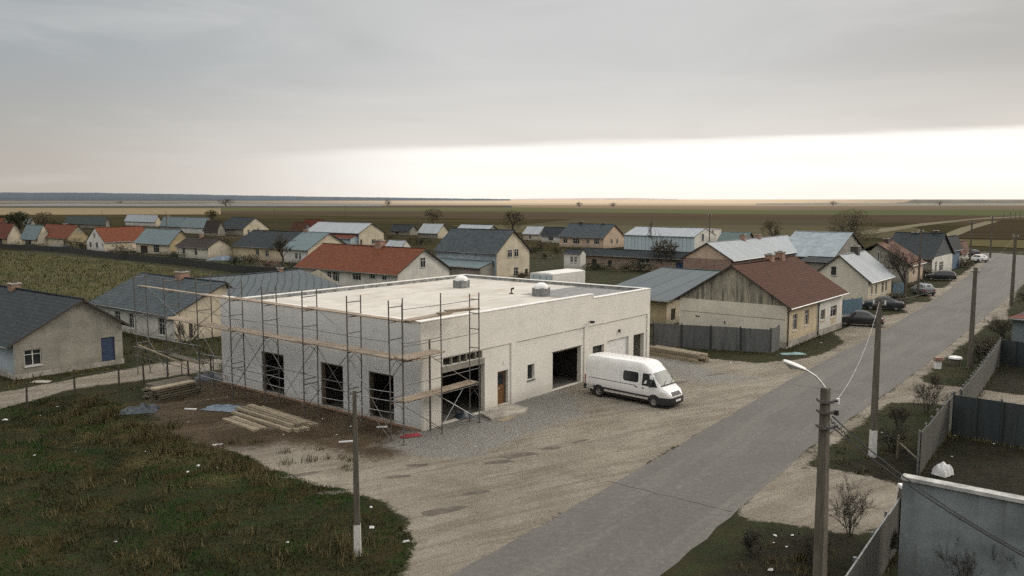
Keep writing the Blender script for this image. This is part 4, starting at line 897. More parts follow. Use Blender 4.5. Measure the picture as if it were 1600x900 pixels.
for u, v, L, a_ in ((541, 691, .75, .3), (597, 668, .6, .1), (298, 640, .75, -.1), (340, 696, .5, .4)):
    p = G(u, v); m = MB(); m.box((-L / 2, -.06, .01), (L / 2, .06, .07), M_white); o = m.build("offcut"); o.location = p; o.rotation_euler = (0, 0, a_)
    tag(o, {541: "pale timber offcut on the yard between the flat beams and the concrete pole", 597: "pale rubble offcut below the third opening", 298: "white offcut lying before the tall board stack", 340: "pale offcut at the edge of the grass below the mud"}[u], "offcut")
# bricks under the middle of the left face, milestone boxes by the road
p = G(1465, 576); r = empty("marker_post", p); tag(r, "small white box post standing on the verge by the road", "marker post"); m = MB(); m.box((-.2, -.15, 0), (.2, .15, .55), M_white); m.build("post", r); m = MB(); m.box((-.24, -.19, .55), (.24, .19, .85), M_chim); m.build("cap", r)
p = G(1492, 570); r = empty("well_cover", p); tag(r, "white domed well cover standing on the verge beside the pole", "well cover"); m = MB(); m.tube([(0, 0, 0), (0, 0, .5)], .42, M_pole, 10); m.build("ring", r); m = MB(); m.tube([(0, 0, .5), (0, 0, .62), (0, 0, .7)], [.5, .45, .1], M_white, 10); m.build("lid", r)

# ------------------------------------------------------------------ vehicles
def interp(x, T):
    if x <= T[0][0]: return T[0][1]
    for (x0, y0), (x1, y1) in zip(T, T[1:]):
        if x <= x1: t = (x - x0) / (x1 - x0); return y0 + (y1 - y0) * t
    return T[-1][1]
def wheel(root, x, y, r, w_=.2):
    side = 1 if y > 0 else -1; hub = empty("wheel", (x, y, r)); hub.parent = root
    m = MB(); R_ = [(.55, 0), (.86, 0), (1, .12), (1, .88), (.86, 1), (.55, 1)]; rows = []
    for fr, t in R_: rows.append([(r * fr * math.cos(q * math.pi / 10), side * (t - 1) * w_, r * fr * math.sin(q * math.pi / 10)) for q in range(20)])
    m.grid(rows, M_tyre, close=True); m.build("tyre", hub, smooth=50)
    c = MB(); rr = r * .6
    c.poly([(rr * math.cos(q * math.pi / 10), -side * .035, rr * math.sin(q * math.pi / 10)) for q in range(20)], M_plast)
    c.grid([[(r * f * math.cos(q * math.pi / 10), -side * dd, r * f * math.sin(q * math.pi / 10)) for q in range(20)] for f, dd in ((.6, .0), (.5, .015), (.48, .03))], M_rim, close=True)
    for k in range(6):
        a_ = k * math.pi / 3; ca, sa = math.cos(a_), math.sin(a_); px, pz = -sa * .05, ca * .05
        c.poly([(px, -side * .018, pz), (ca * r * .52 + px, -side * .018, sa * r * .52 + pz), (ca * r * .52 - px, -side * .018, sa * r * .52 - pz), (-px, -side * .018, -pz)], M_rim)
    c.tube([(0, -side * .03, 0), (0, -side * .004, 0)], .055, M_rim, 8); c.build("rim", hub)

class Body:
    """lofted vehicle body: ring(x) gives the half cross-section from floor centre over the side to roof centre"""
    def __init__(s, L, W, top, belt, bot, low, up, side=()):
        s.L, s.W, s.top, s.belt, s.bot, s.low, s.up = L, W, top, belt, bot, low, up
    def half(s, x):
        zt, zb, zl, W = interp(x, s.top), interp(x, s.belt), interp(x, s.bot), interp(x, s.W); zb = min(zb, zt - .01); P = [(0, zl)]
        for f, w_ in s.low: P.append((W * w_, zl + (zb - zl) * f))
        for f, w_ in s.up: P.append((W * w_, zb + (zt - zb) * f))
        P.append((0, zt + .0)); return P
    def y_at(s, x, z):
        P = s.half(x)[1:-1]
        for (y0, z0), (y1, z1) in zip(P, P[1:]):
            if z0 <= z <= z1 and z1 > z0: return y0 + (y1 - y0) * (z - z0) / (z1 - z0)
        return P[-1][0] if z > P[-1][1] else P[0][0]
    def mesh(s, mt, xs, mf=None):
        m = MB(); rows = []
        for x in xs: h = s.half(x); rows.append([(x, -y, z) for y, z in h] + [(x, y, z) for y, z in h[::-1][1:-1]])
        m.grid(rows, mt, close=True)
        for r_, rev in ((rows[0], False), (rows[-1], True)):
            m.poly(r_ if rev else r_[::-1], mt)
        return m
    def panel(s, pts, sd, mt, off=.008, m=None, n=5):
        """flat patch following the side: pts in (x,z); filled as a fan of short strips"""
        m = m or MB(); pts3 = []
        for i in range(len(pts)):
            p, q = pts[i], pts[(i + 1) % len(pts)]
            for k in range(n): t = k / n; x, z = p[0] + (q[0] - p[0]) * t, p[1] + (q[1] - p[1]) * t; pts3.append((x, sd * (s.y_at(x, z) + off), z))
        cx = sum(p[0] for p in pts) / len(pts); cz = sum(p[1] for p in pts) / len(pts); c = (cx, sd * (s.y_at(cx, cz) + off), cz)
        for i in range(len(pts3)): m.poly([c, pts3[i], pts3[(i + 1) % len(pts3)]], mt)
        return m
def rrect(x0, x1, z0, z1, r, n=3):
    P = []
    for cx, cz, a0 in ((x1 - r, z0 + r, -90), (x1 - r, z1 - r, 0), (x0 + r, z1 - r, 90), (x0 + r, z0 + r, 180)):
        for k in range(n + 1): a_ = R(a0 + 90 * k / n); P.append((cx + r * math.cos(a_), cz + r * math.sin(a_)))
    return P

def make_van():
    r = empty("delivery_van", (0, 0, 0)); L = 6.25; X0, X1 = 1.12, 5.22
    top = [(0, 2.44), (.12, 2.56), (.8, 2.63), (3.9, 2.66), (4.35, 2.62), (4.62, 2.46), (4.95, 2.12), (5.58, 1.34), (5.75, 1.22), (6.02, 1.05), (6.16, .86), (6.25, .72)]
    belt = [(0, 1.15), (4.8, 1.15), (5.5, 1.10), (5.75, 1.0), (6.05, .85), (6.25, .62)]
    Wt = [(0, .93), (.15, .97), (4.6, .98), (5.2, .965), (5.7, .93), (6.0, .87), (6.15, .78), (6.25, .62)]
    b = Body(L, Wt, top, belt, [(0, .40), (5.5, .38), (6.25, .34)], [(0, .93), (.06, .985), (.35, 1.0), (.7, 1.0), (1, .985)], [(.2, .965), (.45, .93), (.7, .90), (.86, .86), (.95, .78), (.99, .6), (1.0, .3)])
    xs = sorted({0, .05, .12, .3, .8, 1.5, 2.2, 3.0, 3.6, 3.9, 4.15, 4.35, 4.5, 4.62, 4.78, 4.95, 5.1, 5.25, 5.4, 5.58, 5.66, 5.75, 5.9, 6.02, 6.1, 6.16, 6.21, 6.25})
    body = b.mesh(M_car_w, xs).build("body", r, smooth=32)
    for sd in (-1, 1):
        m = b.panel([(4.33, 1.24), (5.42, 1.22), (5.02, 1.93), (4.95, 1.98), (4.38, 1.99)], sd, M_glass, .007); m.build("side_window", r)
        if sd < 0: b.panel(rrect(2.95, 4.08, 1.36, 1.98, .14), sd, M_glass, .007).build("side_window", r)
        m = MB(); b.panel([(.05, .60), (5.0, .56), (5.0, .66), (.05, .72)], sd, M_plast, .02, m, 12); m.build("rub_strip", r)
        m = MB(); b.panel([(.35, 1.17), (3.9, 1.15), (3.9, 1.185), (.35, 1.205)], sd, M_dark, .006, m, 12); m.build("slide_rail", r)
        m = MB(); 
        for xx in (2.78, 4.22, 5.5): b.panel([(xx, .5), (xx + .014, .5), (xx + .014, 1.2 if xx > 5 else 2.1), (xx, 1.2 if xx > 5 else 2.1)], sd, M_frgreen, .003, m, 3)
        m.build("door_seam", r)
        for xx in (3.86, 4.33):
            m = MB(); b.panel([(xx, 1.07), (xx + .19, 1.07), (xx + .19, 1.12), (xx, 1.12)], sd, M_plast, .03, m, 2); m.build("handle", r)
        for xx in (X0, X1):
            m = MB(); N = 14; cz = .36
            ring = [(xx + .44 * math.cos(R(a_)), cz + .44 * math.sin(R(a_))) for a_ in np.linspace(0, 180, N)]
            m.poly([(x, sd * (b.y_at(x, max(z, .5)) + .006), max(z, .36)) for x, z in ring], M_plast); m.build("wheel_arch", r)
            wheel(r, xx, sd * .99, .35, .24)
        m = MB(); b.panel([(5.62, .84), (6.03, .72), (6.06, .88), (5.86, 1.0), (5.68, 1.02)], sd, M_lamp_g, .012, m, 3); m.poly([(6.05, sd * .845, .72), (6.2, sd * .62, .70), (6.19, sd * .60, .86), (6.04, sd * .82, .90)], M_lamp_g); m.build("headlight", r)
        m = MB(); m.box((-.015, sd * .90 - .06, .78), (.06, sd * .90 + .075, 1.3), M_red); m.build("tail_light", r)
        m = MB(); m.box((5.02, sd * 1.02, 1.25), (5.14, sd * 1.24, 1.58), M_plast); m.tube([(5.1, sd * .9, 1.3), (5.08, sd * 1.1, 1.35)], .03, M_plast, 4); m.build("mirror", r)
    # windscreen follows the sloping face
    m = MB(); rows = []
    for x in np.linspace(5.0, 5.55, 6):
        h = b.half(x)[1:-1]; zt = h[-1][1]; wmax = interp(x, Wt) * (.80 if x < 5.2 else .86); row = []
        for f in np.linspace(-1, 1, 9): row.append((x + .01 + .0 * f, f * wmax * .96, zt + .012 - .05 * abs(f) ** 3))
        rows.append(row)
    m.grid(rows, M_screen); m.build("windscreen", r, smooth=60)
    m = MB(); m.box((5.58, -.8, 1.335), (5.68, .8, 1.36), M_plast); m.tube([(5.62, -.45, 1.37), (5.45, .0, 1.53)], .012, M_plast, 4); m.tube([(5.62, .35, 1.37), (5.45, .75, 1.5)], .012, M_plast, 4); m.build("wiper", r)
    m = MB(); m.grid([[(x + .015, y, z) for y in np.linspace(-.50, .50, 5)] for x, z in ((6.06, .98), (6.17, .84), (6.235, .74))], M_plast); m.build("grille", r)
    m = MB(); rows = []
    for z in (.22, .28, .55, .66):
        rows.append([(x + (0 if z > .25 else -.05), y, z) for x, y in ((5.55, -.985), (5.85, -.97), (6.1, -.9), (6.25, -.72), (6.31, -.35), (6.325, 0), (6.31, .35), (6.25, .72), (6.1, .9), (5.85, .97), (5.55, .985))])
    m.grid(rows, M_plast); m.poly([p for p in rows[-1]], M_plast); m.poly([p for p in rows[0]][::-1], M_plast); m.build("front_bumper", r, smooth=50)
    m = MB(); m.box((-.1, -.95, .40), (.5, .95, .70), M_plast); m.build("rear_bumper", r)
    m = MB(); m.box((6.33, -.27, .42), (6.345, .27, .54), M_white); m.build("number_plate", r)
    m = MB(); m.box((.3, -.8, .22), (5.9, .8, .42), M_hole); m.build("chassis", r)
    return tag(r, "white high roofed van parked outside the open garage doorway", "van")
van = make_van()
pr0, pr1 = G(935, 620), G(1021, 637); d = (pr1 - pr0).normalized(); lft = Vector((-d.y, d.x, 0))
van.location = pr0 - d * 1.12 + lft * .99; van.rotation_euler = (0, 0, math.atan2(d.y, d.x))

def make_car(name, kind, mt, label, cat="car", group="cars parked in front of the street houses"):
    r = empty(name, (0, 0, 0)); L = 4.3
    if kind == 'sedan':
        top = [(0, .80), (.05, .92), (.75, 1.0), (1.0, 1.06), (1.55, 1.38), (2.0, 1.43), (2.55, 1.40), (3.2, 1.0), (3.35, .97), (4.0, .84), (4.22, .72), (4.3, .6)]; g0, g1, w0, w1 = .98, 3.22, (1.02, 1.52), (2.6, 3.17)
    else:
        top = [(0, .72), (.04, .95), (.12, 1.08), (.5, 1.36), (1.0, 1.44), (2.4, 1.42), (3.1, 1.02), (3.3, .98), (4.0, .84), (4.22, .72), (4.3, .6)]; g0, g1, w0, w1 = .1, 3.1, (.14, .48), (2.45, 3.05)
    b = Body(L, [(0, .74), (.15, .82), (.6, .85), (3.6, .85), (4.1, .79), (4.3, .62)], top, [(0, .7), (.1, .88), (2.5, .90), (3.3, .88), (4.0, .76), (4.3, .52)], [(0, .34), (.3, .22), (4.0, .22), (4.3, .30)],
             [(0, .9), (.1, .98), (.5, 1.0), (.85, .99), (1, .95)], [(.12, .90), (.5, .80), (.82, .72), (.94, .64), (1.0, .5)])
    xs = sorted({0, .05, .12, .3, .5, .75, .9, 1.0, 1.25, 1.55, 1.8, 2.0, 2.4, 2.55, 2.8, 3.0, 3.1, 3.2, 3.35, 3.6, 3.8, 4.0, 4.12, 4.22, 4.3})
    b.mesh(mt, xs).build("body", r, smooth=32)
    for sd in (-1, 1):
        if kind == 'sedan': pa, pb = [(1.12, .95), (2.02, .95), (2.02, 1.31), (1.62, 1.29)], [(2.1, .95), (2.98, .95), (2.5, 1.30), (2.1, 1.31)]
        else: pa, pb = [(.35, .97), (1.6, .95), (1.6, 1.32), (.6, 1.29)], [(1.68, .95), (2.92, .95), (2.4, 1.31), (1.68, 1.32)]
        for pp_ in (pa, pb): b.panel(pp_, sd, M_glass, .008, None, 4).build("side_window", r)
        for xx in (.82, 3.42):
            m = MB(); m.poly([(xx + .37 * math.cos(R(a_)), sd * .853, max(.25, .31 + .37 * math.sin(R(a_)))) for a_ in np.linspace(0, 180, 11)], M_plast); m.build("wheel_arch", r); wheel(r, xx, sd * .862, .30, .18)
        m = MB(); m.box((4.08, sd * .45, .56), (4.27, sd * .74, .70), M_lamp_g); m.build("headlight", r)
        m = MB(); m.box((-.012, sd * .44, .62), (.12, sd * .76, .82), M_red); m.build("tail_light", r)
        m = MB(); m.box((2.75, sd * .86, .93), (2.88, sd * .99, 1.06), M_plast); m.build("mirror", r)
    for nm, (xa, xb) in (("rear_window", w0), ("windscreen", w1)):
        m = MB(); rows = []
        for x in np.linspace(xa, xb, 4): zt = interp(x, top); rows.append([(x, f * .85 * (.60 if zt > 1.3 else .70) * .98, zt + .008 - .02 * abs(f)) for f in (-1, -.5, 0, .5, 1)])
        m.grid(rows, M_glass); m.build(nm, r, smooth=60)
    m = MB(); m.box((-.03, -.24, .42), (-.01, .24, .53), M_white); m.build("number_plate", r)
    m = MB(); m.box((-.06, -.74, .30), (.1, .74, .50), M_plast); m.box((4.15, -.68, .26), (4.33, .68, .46), M_plast); m.build("bumper", r)
    return tag(r, label, cat, group)
def park(car, u, v, az, z=0):
    p = G(u, v); car.location = p; car.scale = (1, 1, 1.06); car.rotation_euler = (0, 0, math.pi / 2 - R(az)); return car
# (u,v) is the rear bumper centre
park(make_car("parked_car", 'sedan', M_car_bk, "black car parked at the brown roofed house, half hidden by a pole"), 1380, 511, -62)
park(make_car("parked_car", 'sedan', M_car_dk, "dark blue saloon parked beside the cream house with pale metal roof"), 1412, 485, -66)
park(make_car("parked_car", 'hatch', M_car_gr, "grey hatchback seen from behind near the bare street tree"), 1452, 463, 5)
park(make_car("parked_car", 'hatch', M_car_bk, "black estate car parked before the white fronted house"), 1494, 439, -62)
park(make_car("parked_car", 'hatch', M_white, "white car at the far bend of the street"), 1539, 410.5, -8)
park(make_car("parked_car", 'hatch', M_car_dk, "dark car behind the white car at the far bend"), 1526, 401.5, 8)
# box trailer behind the main building
p = G(864, 427, 3.2); r = empty("box_trailer", p, ROTZ); tag(r, "white box trailer standing in the yard behind the flat roofed building", "trailer")
TL, TW = colsolve(p, A, 914), colsolve(p, B, 828)
m = MB(); m.box((0, 0, .9), (TL, TW, 3.05), M_cream_box); m.poly([(0, 0, 3.05), (TL, 0, 3.05), (TL - .1, TW * .25, 3.2), (.1, TW * .25, 3.2)], M_cream_box); m.poly([(.1, TW * .25, 3.2), (TL - .1, TW * .25, 3.2), (TL - .1, TW * .75, 3.2), (.1, TW * .75, 3.2)], M_cream_box); m.poly([(0, TW, 3.05), (.1, TW * .75, 3.2), (TL - .1, TW * .75, 3.2), (TL, TW, 3.05)], M_cream_box)
m.poly([(0, 0, 3.05), (.1, TW * .25, 3.2), (.1, TW * .75, 3.2), (0, TW, 3.05)], M_cream_box); m.build("body", r)
for a_, b_ in ((.06, .48), (.52, .94)):
    m = MB(); m.box((-.04, TW * a_, .95), (-.003, TW * b_, 2.85), M_whs); m.build("rear_door", r)
m = MB(); m.box((0, .2, .5), (TL, TW - .2, .89), M_plast); m.build("chassis", r)
for xx in (TL * .3, TL * .45):
    for yy in (-.02, TW + .02): wheel(r, xx, yy, .42, .25)

# ------------------------------------------------------------------ houses of the village
def eh(ev, base): return H * (1 - (ev - 311.0) / (base - 311.0))
hs = house
GH = "village houses"
# foreground left: weathered house with blue door, saltbox roof
p9 = G(20, 537, eh(537, 595)); xm9 = colsolve(p9, A, 133) / colsolve(p9, A, 193)
hs("house", "stained grey house with dark slate roof, blue door and one small window", (20, 537, eh(537, 595)), 193, -190, 'b', 470, Rf_dark, P_stain, P_pale, xm=xm9, eave2=3.15,
   wins=[('R', 40, 67, 546, 571)], doors=[('R', 160, 181, 527, 567, 'doorb')], chims=[(29, 442, .75)], oh=.5, og=.35, plinth=.35, group=GH)
# white house with blue grey roof behind the scaffold
HA = hs("house", "white house with grey slate roof and brick chimney behind the scaffold", (272, 491, eh(491, 536)), 357, 150, 'b', 443, Rf_grey, P_cream, P_white, xm=.955, eave2=4.6,
   wins=[('L', 180, 189, 486, 505), ('L', 202, 210, 490, 513), ('L', 248, 258, 497, 524)], doors=[('R', 296, 302, 498, 528, 'doord')], chims=[(288, 424, .95)], oh=.45, og=.35, group=GH)
root, pA, a_, b_, La, Lb, zr = HA
mA = La * .955
def px_of(P, z):
    w_ = z - H; f = P[1] * CT - w_ * ST
    return 800 + F * P[0] / f, 450 - F * (P[1] * ST + w_ * CT) / f
def house_at(name, label, P, La, Lb, hgt, zr, ridge, roof, wallR, wallL=None, **k):
    u, v = px_of(P, hgt); return house(name, label, (u, v, hgt), None, None, ridge, 0, roof, wallR, wallL, lens=(La, Lb), apex_h=zr, **k)
yT = colsolve(pA + A * mA, B, 303); tip = pA + A * mA + B * yT      # the wing's ridge springs from the ridge of the white house
Wb = 2 * (yT - .5); Lw = colsolve(tip, A, 499)
house_at("house", "long house wing under a patterned grey slate roof behind the flat roof's parapet", tip - B * (Wb / 2) + A * .5, Lw - .5, Wb, 2.9, zr + .02, 'a', Rf_diam, P_cream, group=GH, hip=2.6, og=.2, chims=[(440, 418, .45)])
# red roofed white house behind the flat roof
hs("house", "long white house with bright red tiled roof behind the flat roofed building", (621, 427, 2.8), 702, 466, 'b', 390, Rf_red, P_white, P_white,
   wins=[('L', 511, 518, 424, 439), ('L', 520, 530, 425, 440, 'w3'), ('L', 551, 564, 427, 438, 'w3'), ('L', 578, 586, 428, 436), ('L', 597, 604, 430, 438), ('R', 657, 665, 402, 418)], chims=[(595, 375, 1.1)], oh=.5, og=.35, group=GH)
# cream storey-and-a-half house
hs("house", "tall cream house with grey slate roof and a blue grey side wall", (776, 394, 4.46), 827, 682, 'b', 361, Rf_grey, P_cream, P_pale, xm=.49,
   wins=[('R', 793, 800, 390, 402), ('R', 803, 810, 389, 401), ('R', 803, 810, 418, 431)], doors=[('R', 820, 825, 420, 432, 'doord')], oh=.4, og=.3, group=GH)
pC = G(776, 394, 4.46); LbC = colsolve(pC, B, 688)
house_at("porch", "low blue grey lean-to roof on the side of the tall cream house", pC - A * 3.1 + B * .6, 3.05, LbC - 1, 2.2, 2.9, 'b', Rf_blue, P_stain, P_stain, xm=.93, cat="lean-to", oh=.3, og=.1)
# row left
hs("house", "cream house with dull red roof at the left edge of the village", (11, 369.5, eh(369.5, 384)), 37, -34, 'b', 350, Rf_red2, P_cream, P_ochre, doors=[('L', -2, 4, 372, 383)], group=GH)
hs("house", "small orange red roof behind the leftmost cream house", (2, 352, eh(352, 362)), 18, -24, 'b', 341, Rf_red, P_cream, group=GH)
hs("shed", "little shed with a pale slanted roof beside the dark trees on the left", (46, 350, 2.6), 56, 37, 'b', 341.5, Rf_pale, P_stain, cat="shed", oh=.3, og=.1)
hs("house", "ochre gabled house with red roof and two tall gable arches", (105, 371, eh(371, 388)), 141, 59, 'b', 352.5, Rf_red, P_ochre, P_cream,
   wins=[('L', 66, 69, 374, 382), ('L', 71, 75, 375, 383), ('R', 123, 126, 357, 363), ('R', 128, 131, 357, 363)], doors=[('L', 100, 103, 375, 386)], chims=[(104, 349, .8)], group=GH)
hs("house", "low wing with blue grey roof joined to the left of the ochre gabled house", (58.5, 371, eh(371, 386)), 80, 34, 'b', 353, Rf_blue, P_cream, P_cream, wins=[('L', 40, 49, 372, 382, 'g')], group=GH, og=0.05)
hs("house", "white gabled house with red roof and three front windows", (163, 378, eh(378, 394)), 238, 136, 'a', 356.5, Rf_red, P_cream, P_white,
   wins=[('L', 140, 143.5, 378, 387), ('L', 150, 154, 379, 388), ('L', 160, 162, 380, 388), ('L', 147.5, 150, 363.5, 371.5)], oh=.25, og=.1, group=GH)
hs("house", "house with blue grey sheet roof and dark porch beside the white gabled house", (265, 380.5, eh(380.5, 399)), 302, 213, 'b', 360, Rf_blue, P_ochre, P_cream,
   wins=[('L', 240, 249, 382.5, 395, 'w3')], doors=[('L', 220, 231, 384, 397, 'hole')], group=GH)
hs("house", "cream house with dark brown roof and a blank gable", (325, 387, eh(387, 405.5)), 363, 277, 'b', 373.5, Rf_brdk, P_cream, P_grey,
   wins=[('L', 285, 290, 387.5, 396), ('L', 304, 308.5, 389, 399)], chims=[(316, 366, .7, M_chim)], group=GH)
E6 = hs("house", "white house with pale blue grey roof behind the bare garden tree", (481, 390, eh(390, 412.5)), 547, 443, 'b', 364.5, Rf_blue, P_cream, P_white,
   wins=[('L', 461, 465.5, 395, 405), ('L', 467, 470.5, 396, 406)], chims=[(463, 358.5, .7)], group=GH)
P6 = E6[1] + B * (E6[5] + .02)
L6 = colsolve(P6, B, 364)
house_at("house", "low house with dark slate roof joined to the pale roofed white house", P6, E6[4], L6, eh(390, 412.5), E6[6] - .05, 'b', Rf_dark, P_beige, P_beige, wins=[('L', 400, 405, 389, 399), ('L', 415, 420, 391, 402)], chims=[(417, 359, .6, simple("red_chimney", (.2, .04, .04)))], og=.05, group=GH)
# second row
hs("house", "white house with pale metal roof beyond the red roofed houses on the left", (243, 345, eh(345, 354)), 252, 196, 'b', 336.5, Rf_pale, P_cream, P_white, group=GH)
hs("shed", "long dark green shed at the edge of the fields on the left", (165, 348, 2.6), 172, 103, 'b', 339.5, simple("dark_green_roof", (.045, .065, .06), .8), P_stain, cat="shed")
hs("house", "far house with blue grey hipped roof left of the white walled one", (283, 352, eh(352, 362)), 296, 251, 'b', 340, Rf_blue, P_stain, P_stain, chims=[(264, 336, .6)], group=GH)
hs("house", "far white walled house with grey blue roof", (319, 354, eh(354, 366)), 336, 284, 'b', 341, Rf_blue, P_cream, P_white, group=GH)
hs("house", "small brown roofed house between the grey roofed ones", (340, 359, eh(359, 369)), 352, 319, 'b', 346, Rf_brdk, P_stain, group=GH)
hs("house", "cream gabled house with dark roof in the second row", (380, 357, eh(357, 368.5)), 420, 343, 'b', 340.5, Rf_dark, P_cream, P_stain, wins=[('R', 393, 396, 355, 360)], wallL=P_stain, group=GH) if False else \
hs("house", "cream gabled house with dark roof in the second row", (380, 357, eh(357, 368.5)), 420, 343, 'b', 340.5, Rf_dark, P_cream, P_stain, wins=[('R', 387, 390, 359, 365), ('R', 402, 405, 357, 363)], group=GH)
hs("house", "crimson roofed house left of the cream gabled one, higher roof", (500, 358.5, eh(358.5, 368)), 512, 473, 'b', 343.5, Rf_red2, P_cream, group=GH)
hs("house", "brown roofed annex left of the crimson roof", (476, 358.5, eh(358.5, 368)), 486, 456, 'b', 348, Rf_brown, P_stain, group=GH)
hs("house", "lower dull red roofed annex beside the crimson roof", (524, 360, eh(360, 368)), 540, 497, 'b', 348.5, Rf_red2, P_cream, group=GH)
hs("house", "cream gabled house with white metal roof and red lean-to", (561, 364, eh(364, 385)), 600, 480, 'b', 349.5, Rf_pale, P_cream, P_pale, wins=[('R', 581, 588, 374, 381)], doors=[('R', 563, 566, 374, 384)], group=GH)
p11 = G(561, 364, eh(364, 385)); 
house_at("porch", "red lean-to roof below the white metal roof", p11 - A * 2.6 + B * .5, 2.55, colsolve(p11, B, 480) - 1, 2.1, 2.9, 'b', Rf_red2, P_pale, P_pale, xm=.93, cat="lean-to", oh=.3, og=.1)
hs("shed", "dark shed with white door among the back gardens", (640, 360, eh(360, 368)), 652, 610, 'b', 352, Rf_dark, P_stain, doors=[('L', 617, 623, 362, 367)], cat="shed")
hs("greenhouse", "low white greenhouse roof behind the red tiled roof", (628, 386, 1.4), 642, 602, 'b', 377, Rf_pale, P_white, cat="greenhouse", og=.05, oh=.1)
hs("house", "cream gabled house with white roof right of the dark shed", (684, 363.5, eh(363.5, 373)), 702, 654, 'b', 350.5, Rf_pale, P_cream, P_stain, group=GH)
hs("house", "low house with white roof behind the tall cream house", (763, 360, eh(360, 368)), 778, 714, 'b', 352.5, Rf_pale, P_stain, group=GH)
hs("house", "small house with white metal roof left of the dark roofed one", (842, 365, eh(365, 376)), 857, 818, 'b', 354.5, Rf_pale, P_stain, P_cream, wins=[('L', 826, 830, 368, 373)], group=GH)
hs("house", "small white house with dark roof beside the peach gabled house", (879, 367.5, eh(367.5, 380)), 893, 846, 'b', 356, Rf_dark, P_white, P_white, wins=[('L', 857, 864, 370, 376, 'w3')], group=GH)
hs("house", "peach walled house with grey slate roof and four windows", (943, 371, eh(371, 388.5)), 975, 874, 'b', 351.5, Rf_grey, P_pink, P_pink,
   wins=[('L', 880, 886, 372.5, 380), ('L', 895, 905, 373, 381, 'w3'), ('L', 916, 920, 374, 381), ('L', 928, 936, 374, 382, 'w3'), ('R', 954, 957, 374, 381), ('R', 963, 966, 374, 381)], chims=[(908, 346, .9, M_dark), (943, 348, .7, M_dark)], group=GH)
hs("warehouse", "long pale blue warehouse with white metal roof", (1085, 370.5, eh(370.5, 395)), 1118, 975, 'b', 357.5, Rf_pale, P_white, M_whs, wins=[('R', 1096, 1099, 365, 377, 'w1')], oh=.15, og=.05, cat="warehouse")
p = G(1100, 392); r = empty("warehouse", p, ROTZ); m = MB(); LL = colsolve(p, A, 1126); hh_ = hz(p, 360); m.box((0, 0, 0), (LL, 4, hh_), P_white); m.build("wall", r); m = MB(); m.box((LL * .45, -.12, 0), (LL * .52, -.002, hh_), M_chim); m.build("pipe", r); m = MB(); m.box((-.05, -.05, hh_), (LL + .05, 4.05, hh_ + .12), M_galv); m.build("roof", r)
tag(r, "tall white flat topped block at the end of the pale blue warehouse", "building")
hs("shed", "long brick shed with low dark roof below the warehouse", (1078, 404.5, eh(404.5, 427)), 1090, 907, 'b', 396, Rf_dark, M_brick2, M_brick2, wins=[('L', 995, 1014, 401, 411, 'w3')], doors=[('L', 1056, 1067, 410, 424, 'doorb'), ('L', 925, 932, 405, 415, 'hole'), ('L', 950, 956, 407, 418, 'hole')], cat="shed", oh=.4)
p16 = G(907, 396.5, 2.9)
hs("house", "small white end block with two dark windows joined to the brick shed", (907, 396.5, 2.9), 915, 881, 'b', 391, Rf_dark, P_white, P_white, wins=[('L', 891, 895, 401, 410), ('L', 897, 901, 401.5, 410.5)], oh=.1, og=.1, group=GH)
H17 = hs("house", "red brick house with pale metal roof and two brick chimneys", (1143, 406, 3.3), 1262, 1067, 'a', 380.5, Rf_pale, M_brick, M_brick, gable=P_pink, wins=[('R', 1160, 1163, 408, 413), ('R', 1172, 1175, 406, 411)], chims=[(1159, 366, .85), (1183, 366, .8)], oh=.4, og=.3, group=GH)
hs("barn", "low building with wide dark metal roof behind the flat roofed building", (1042, 469.5, 2.5), 1216, 935, 'b', 426, Rf_barn, P_cream, P_ochre, doors=[('R', 1048, 1055, 482, 500, 'hole')], cat="barn", oh=.6, og=.6)
H19 = hs("house", "cream house with brown tiled roof and weathered gable beside the road", (1230, 478.5, eh(478.5, 546)), 1314.5, 1061, 'a', 416.5, Rf_brown, P_beige, P_grey, gable=P_gable, chims=[(1215, 393, .75), (1199, 397, .7)],
   wins=[('R', 1237.5, 1244.5, 491, 516), ('R', 1256, 1262.5, 484, 508), ('R', 1281, 1288, 475, 500), ('R', 1296.5, 1306, 470, 495)], oh=.4, og=.3, plinth=.55, group=GH)
r19, p19, _, _, La19, Lb19, zr19 = H19
sx = colsolve(p19, A, 1276); m = MB(); m.box((sx, -.02, .0), (La19, -.001, .3), P_white)
for x, mt in ((sx, M_plast), (.12, M_plast)): m.tube([(x, -.4, eh(478.5, 546) - .25), (x, -.1, eh(478.5, 546) - .5), (x, -.1, .15)], .06, mt, 6)
m.build("downpipe", r19)
m = MB(); eg = eh(478.5, 546)
m.box((-.02, .1, 2.42), (-.003, Lb19 - .1, 2.46), M_slab); m.box((-.03, Lb19 * .8, 2.0), (-.003, Lb19 * .84, 2.1), M_dark); m.box((-.03, Lb19 * .55, 1.6), (-.003, Lb19 * .56, 1.85), M_dark); m.build("wall_moulding", r19)
wp = MB(); ops19 = [(colsolve(p19, A, u0), colsolve(p19, A, u1)) for u0, u1 in ((1281, 1288), (1296.5, 1306))]
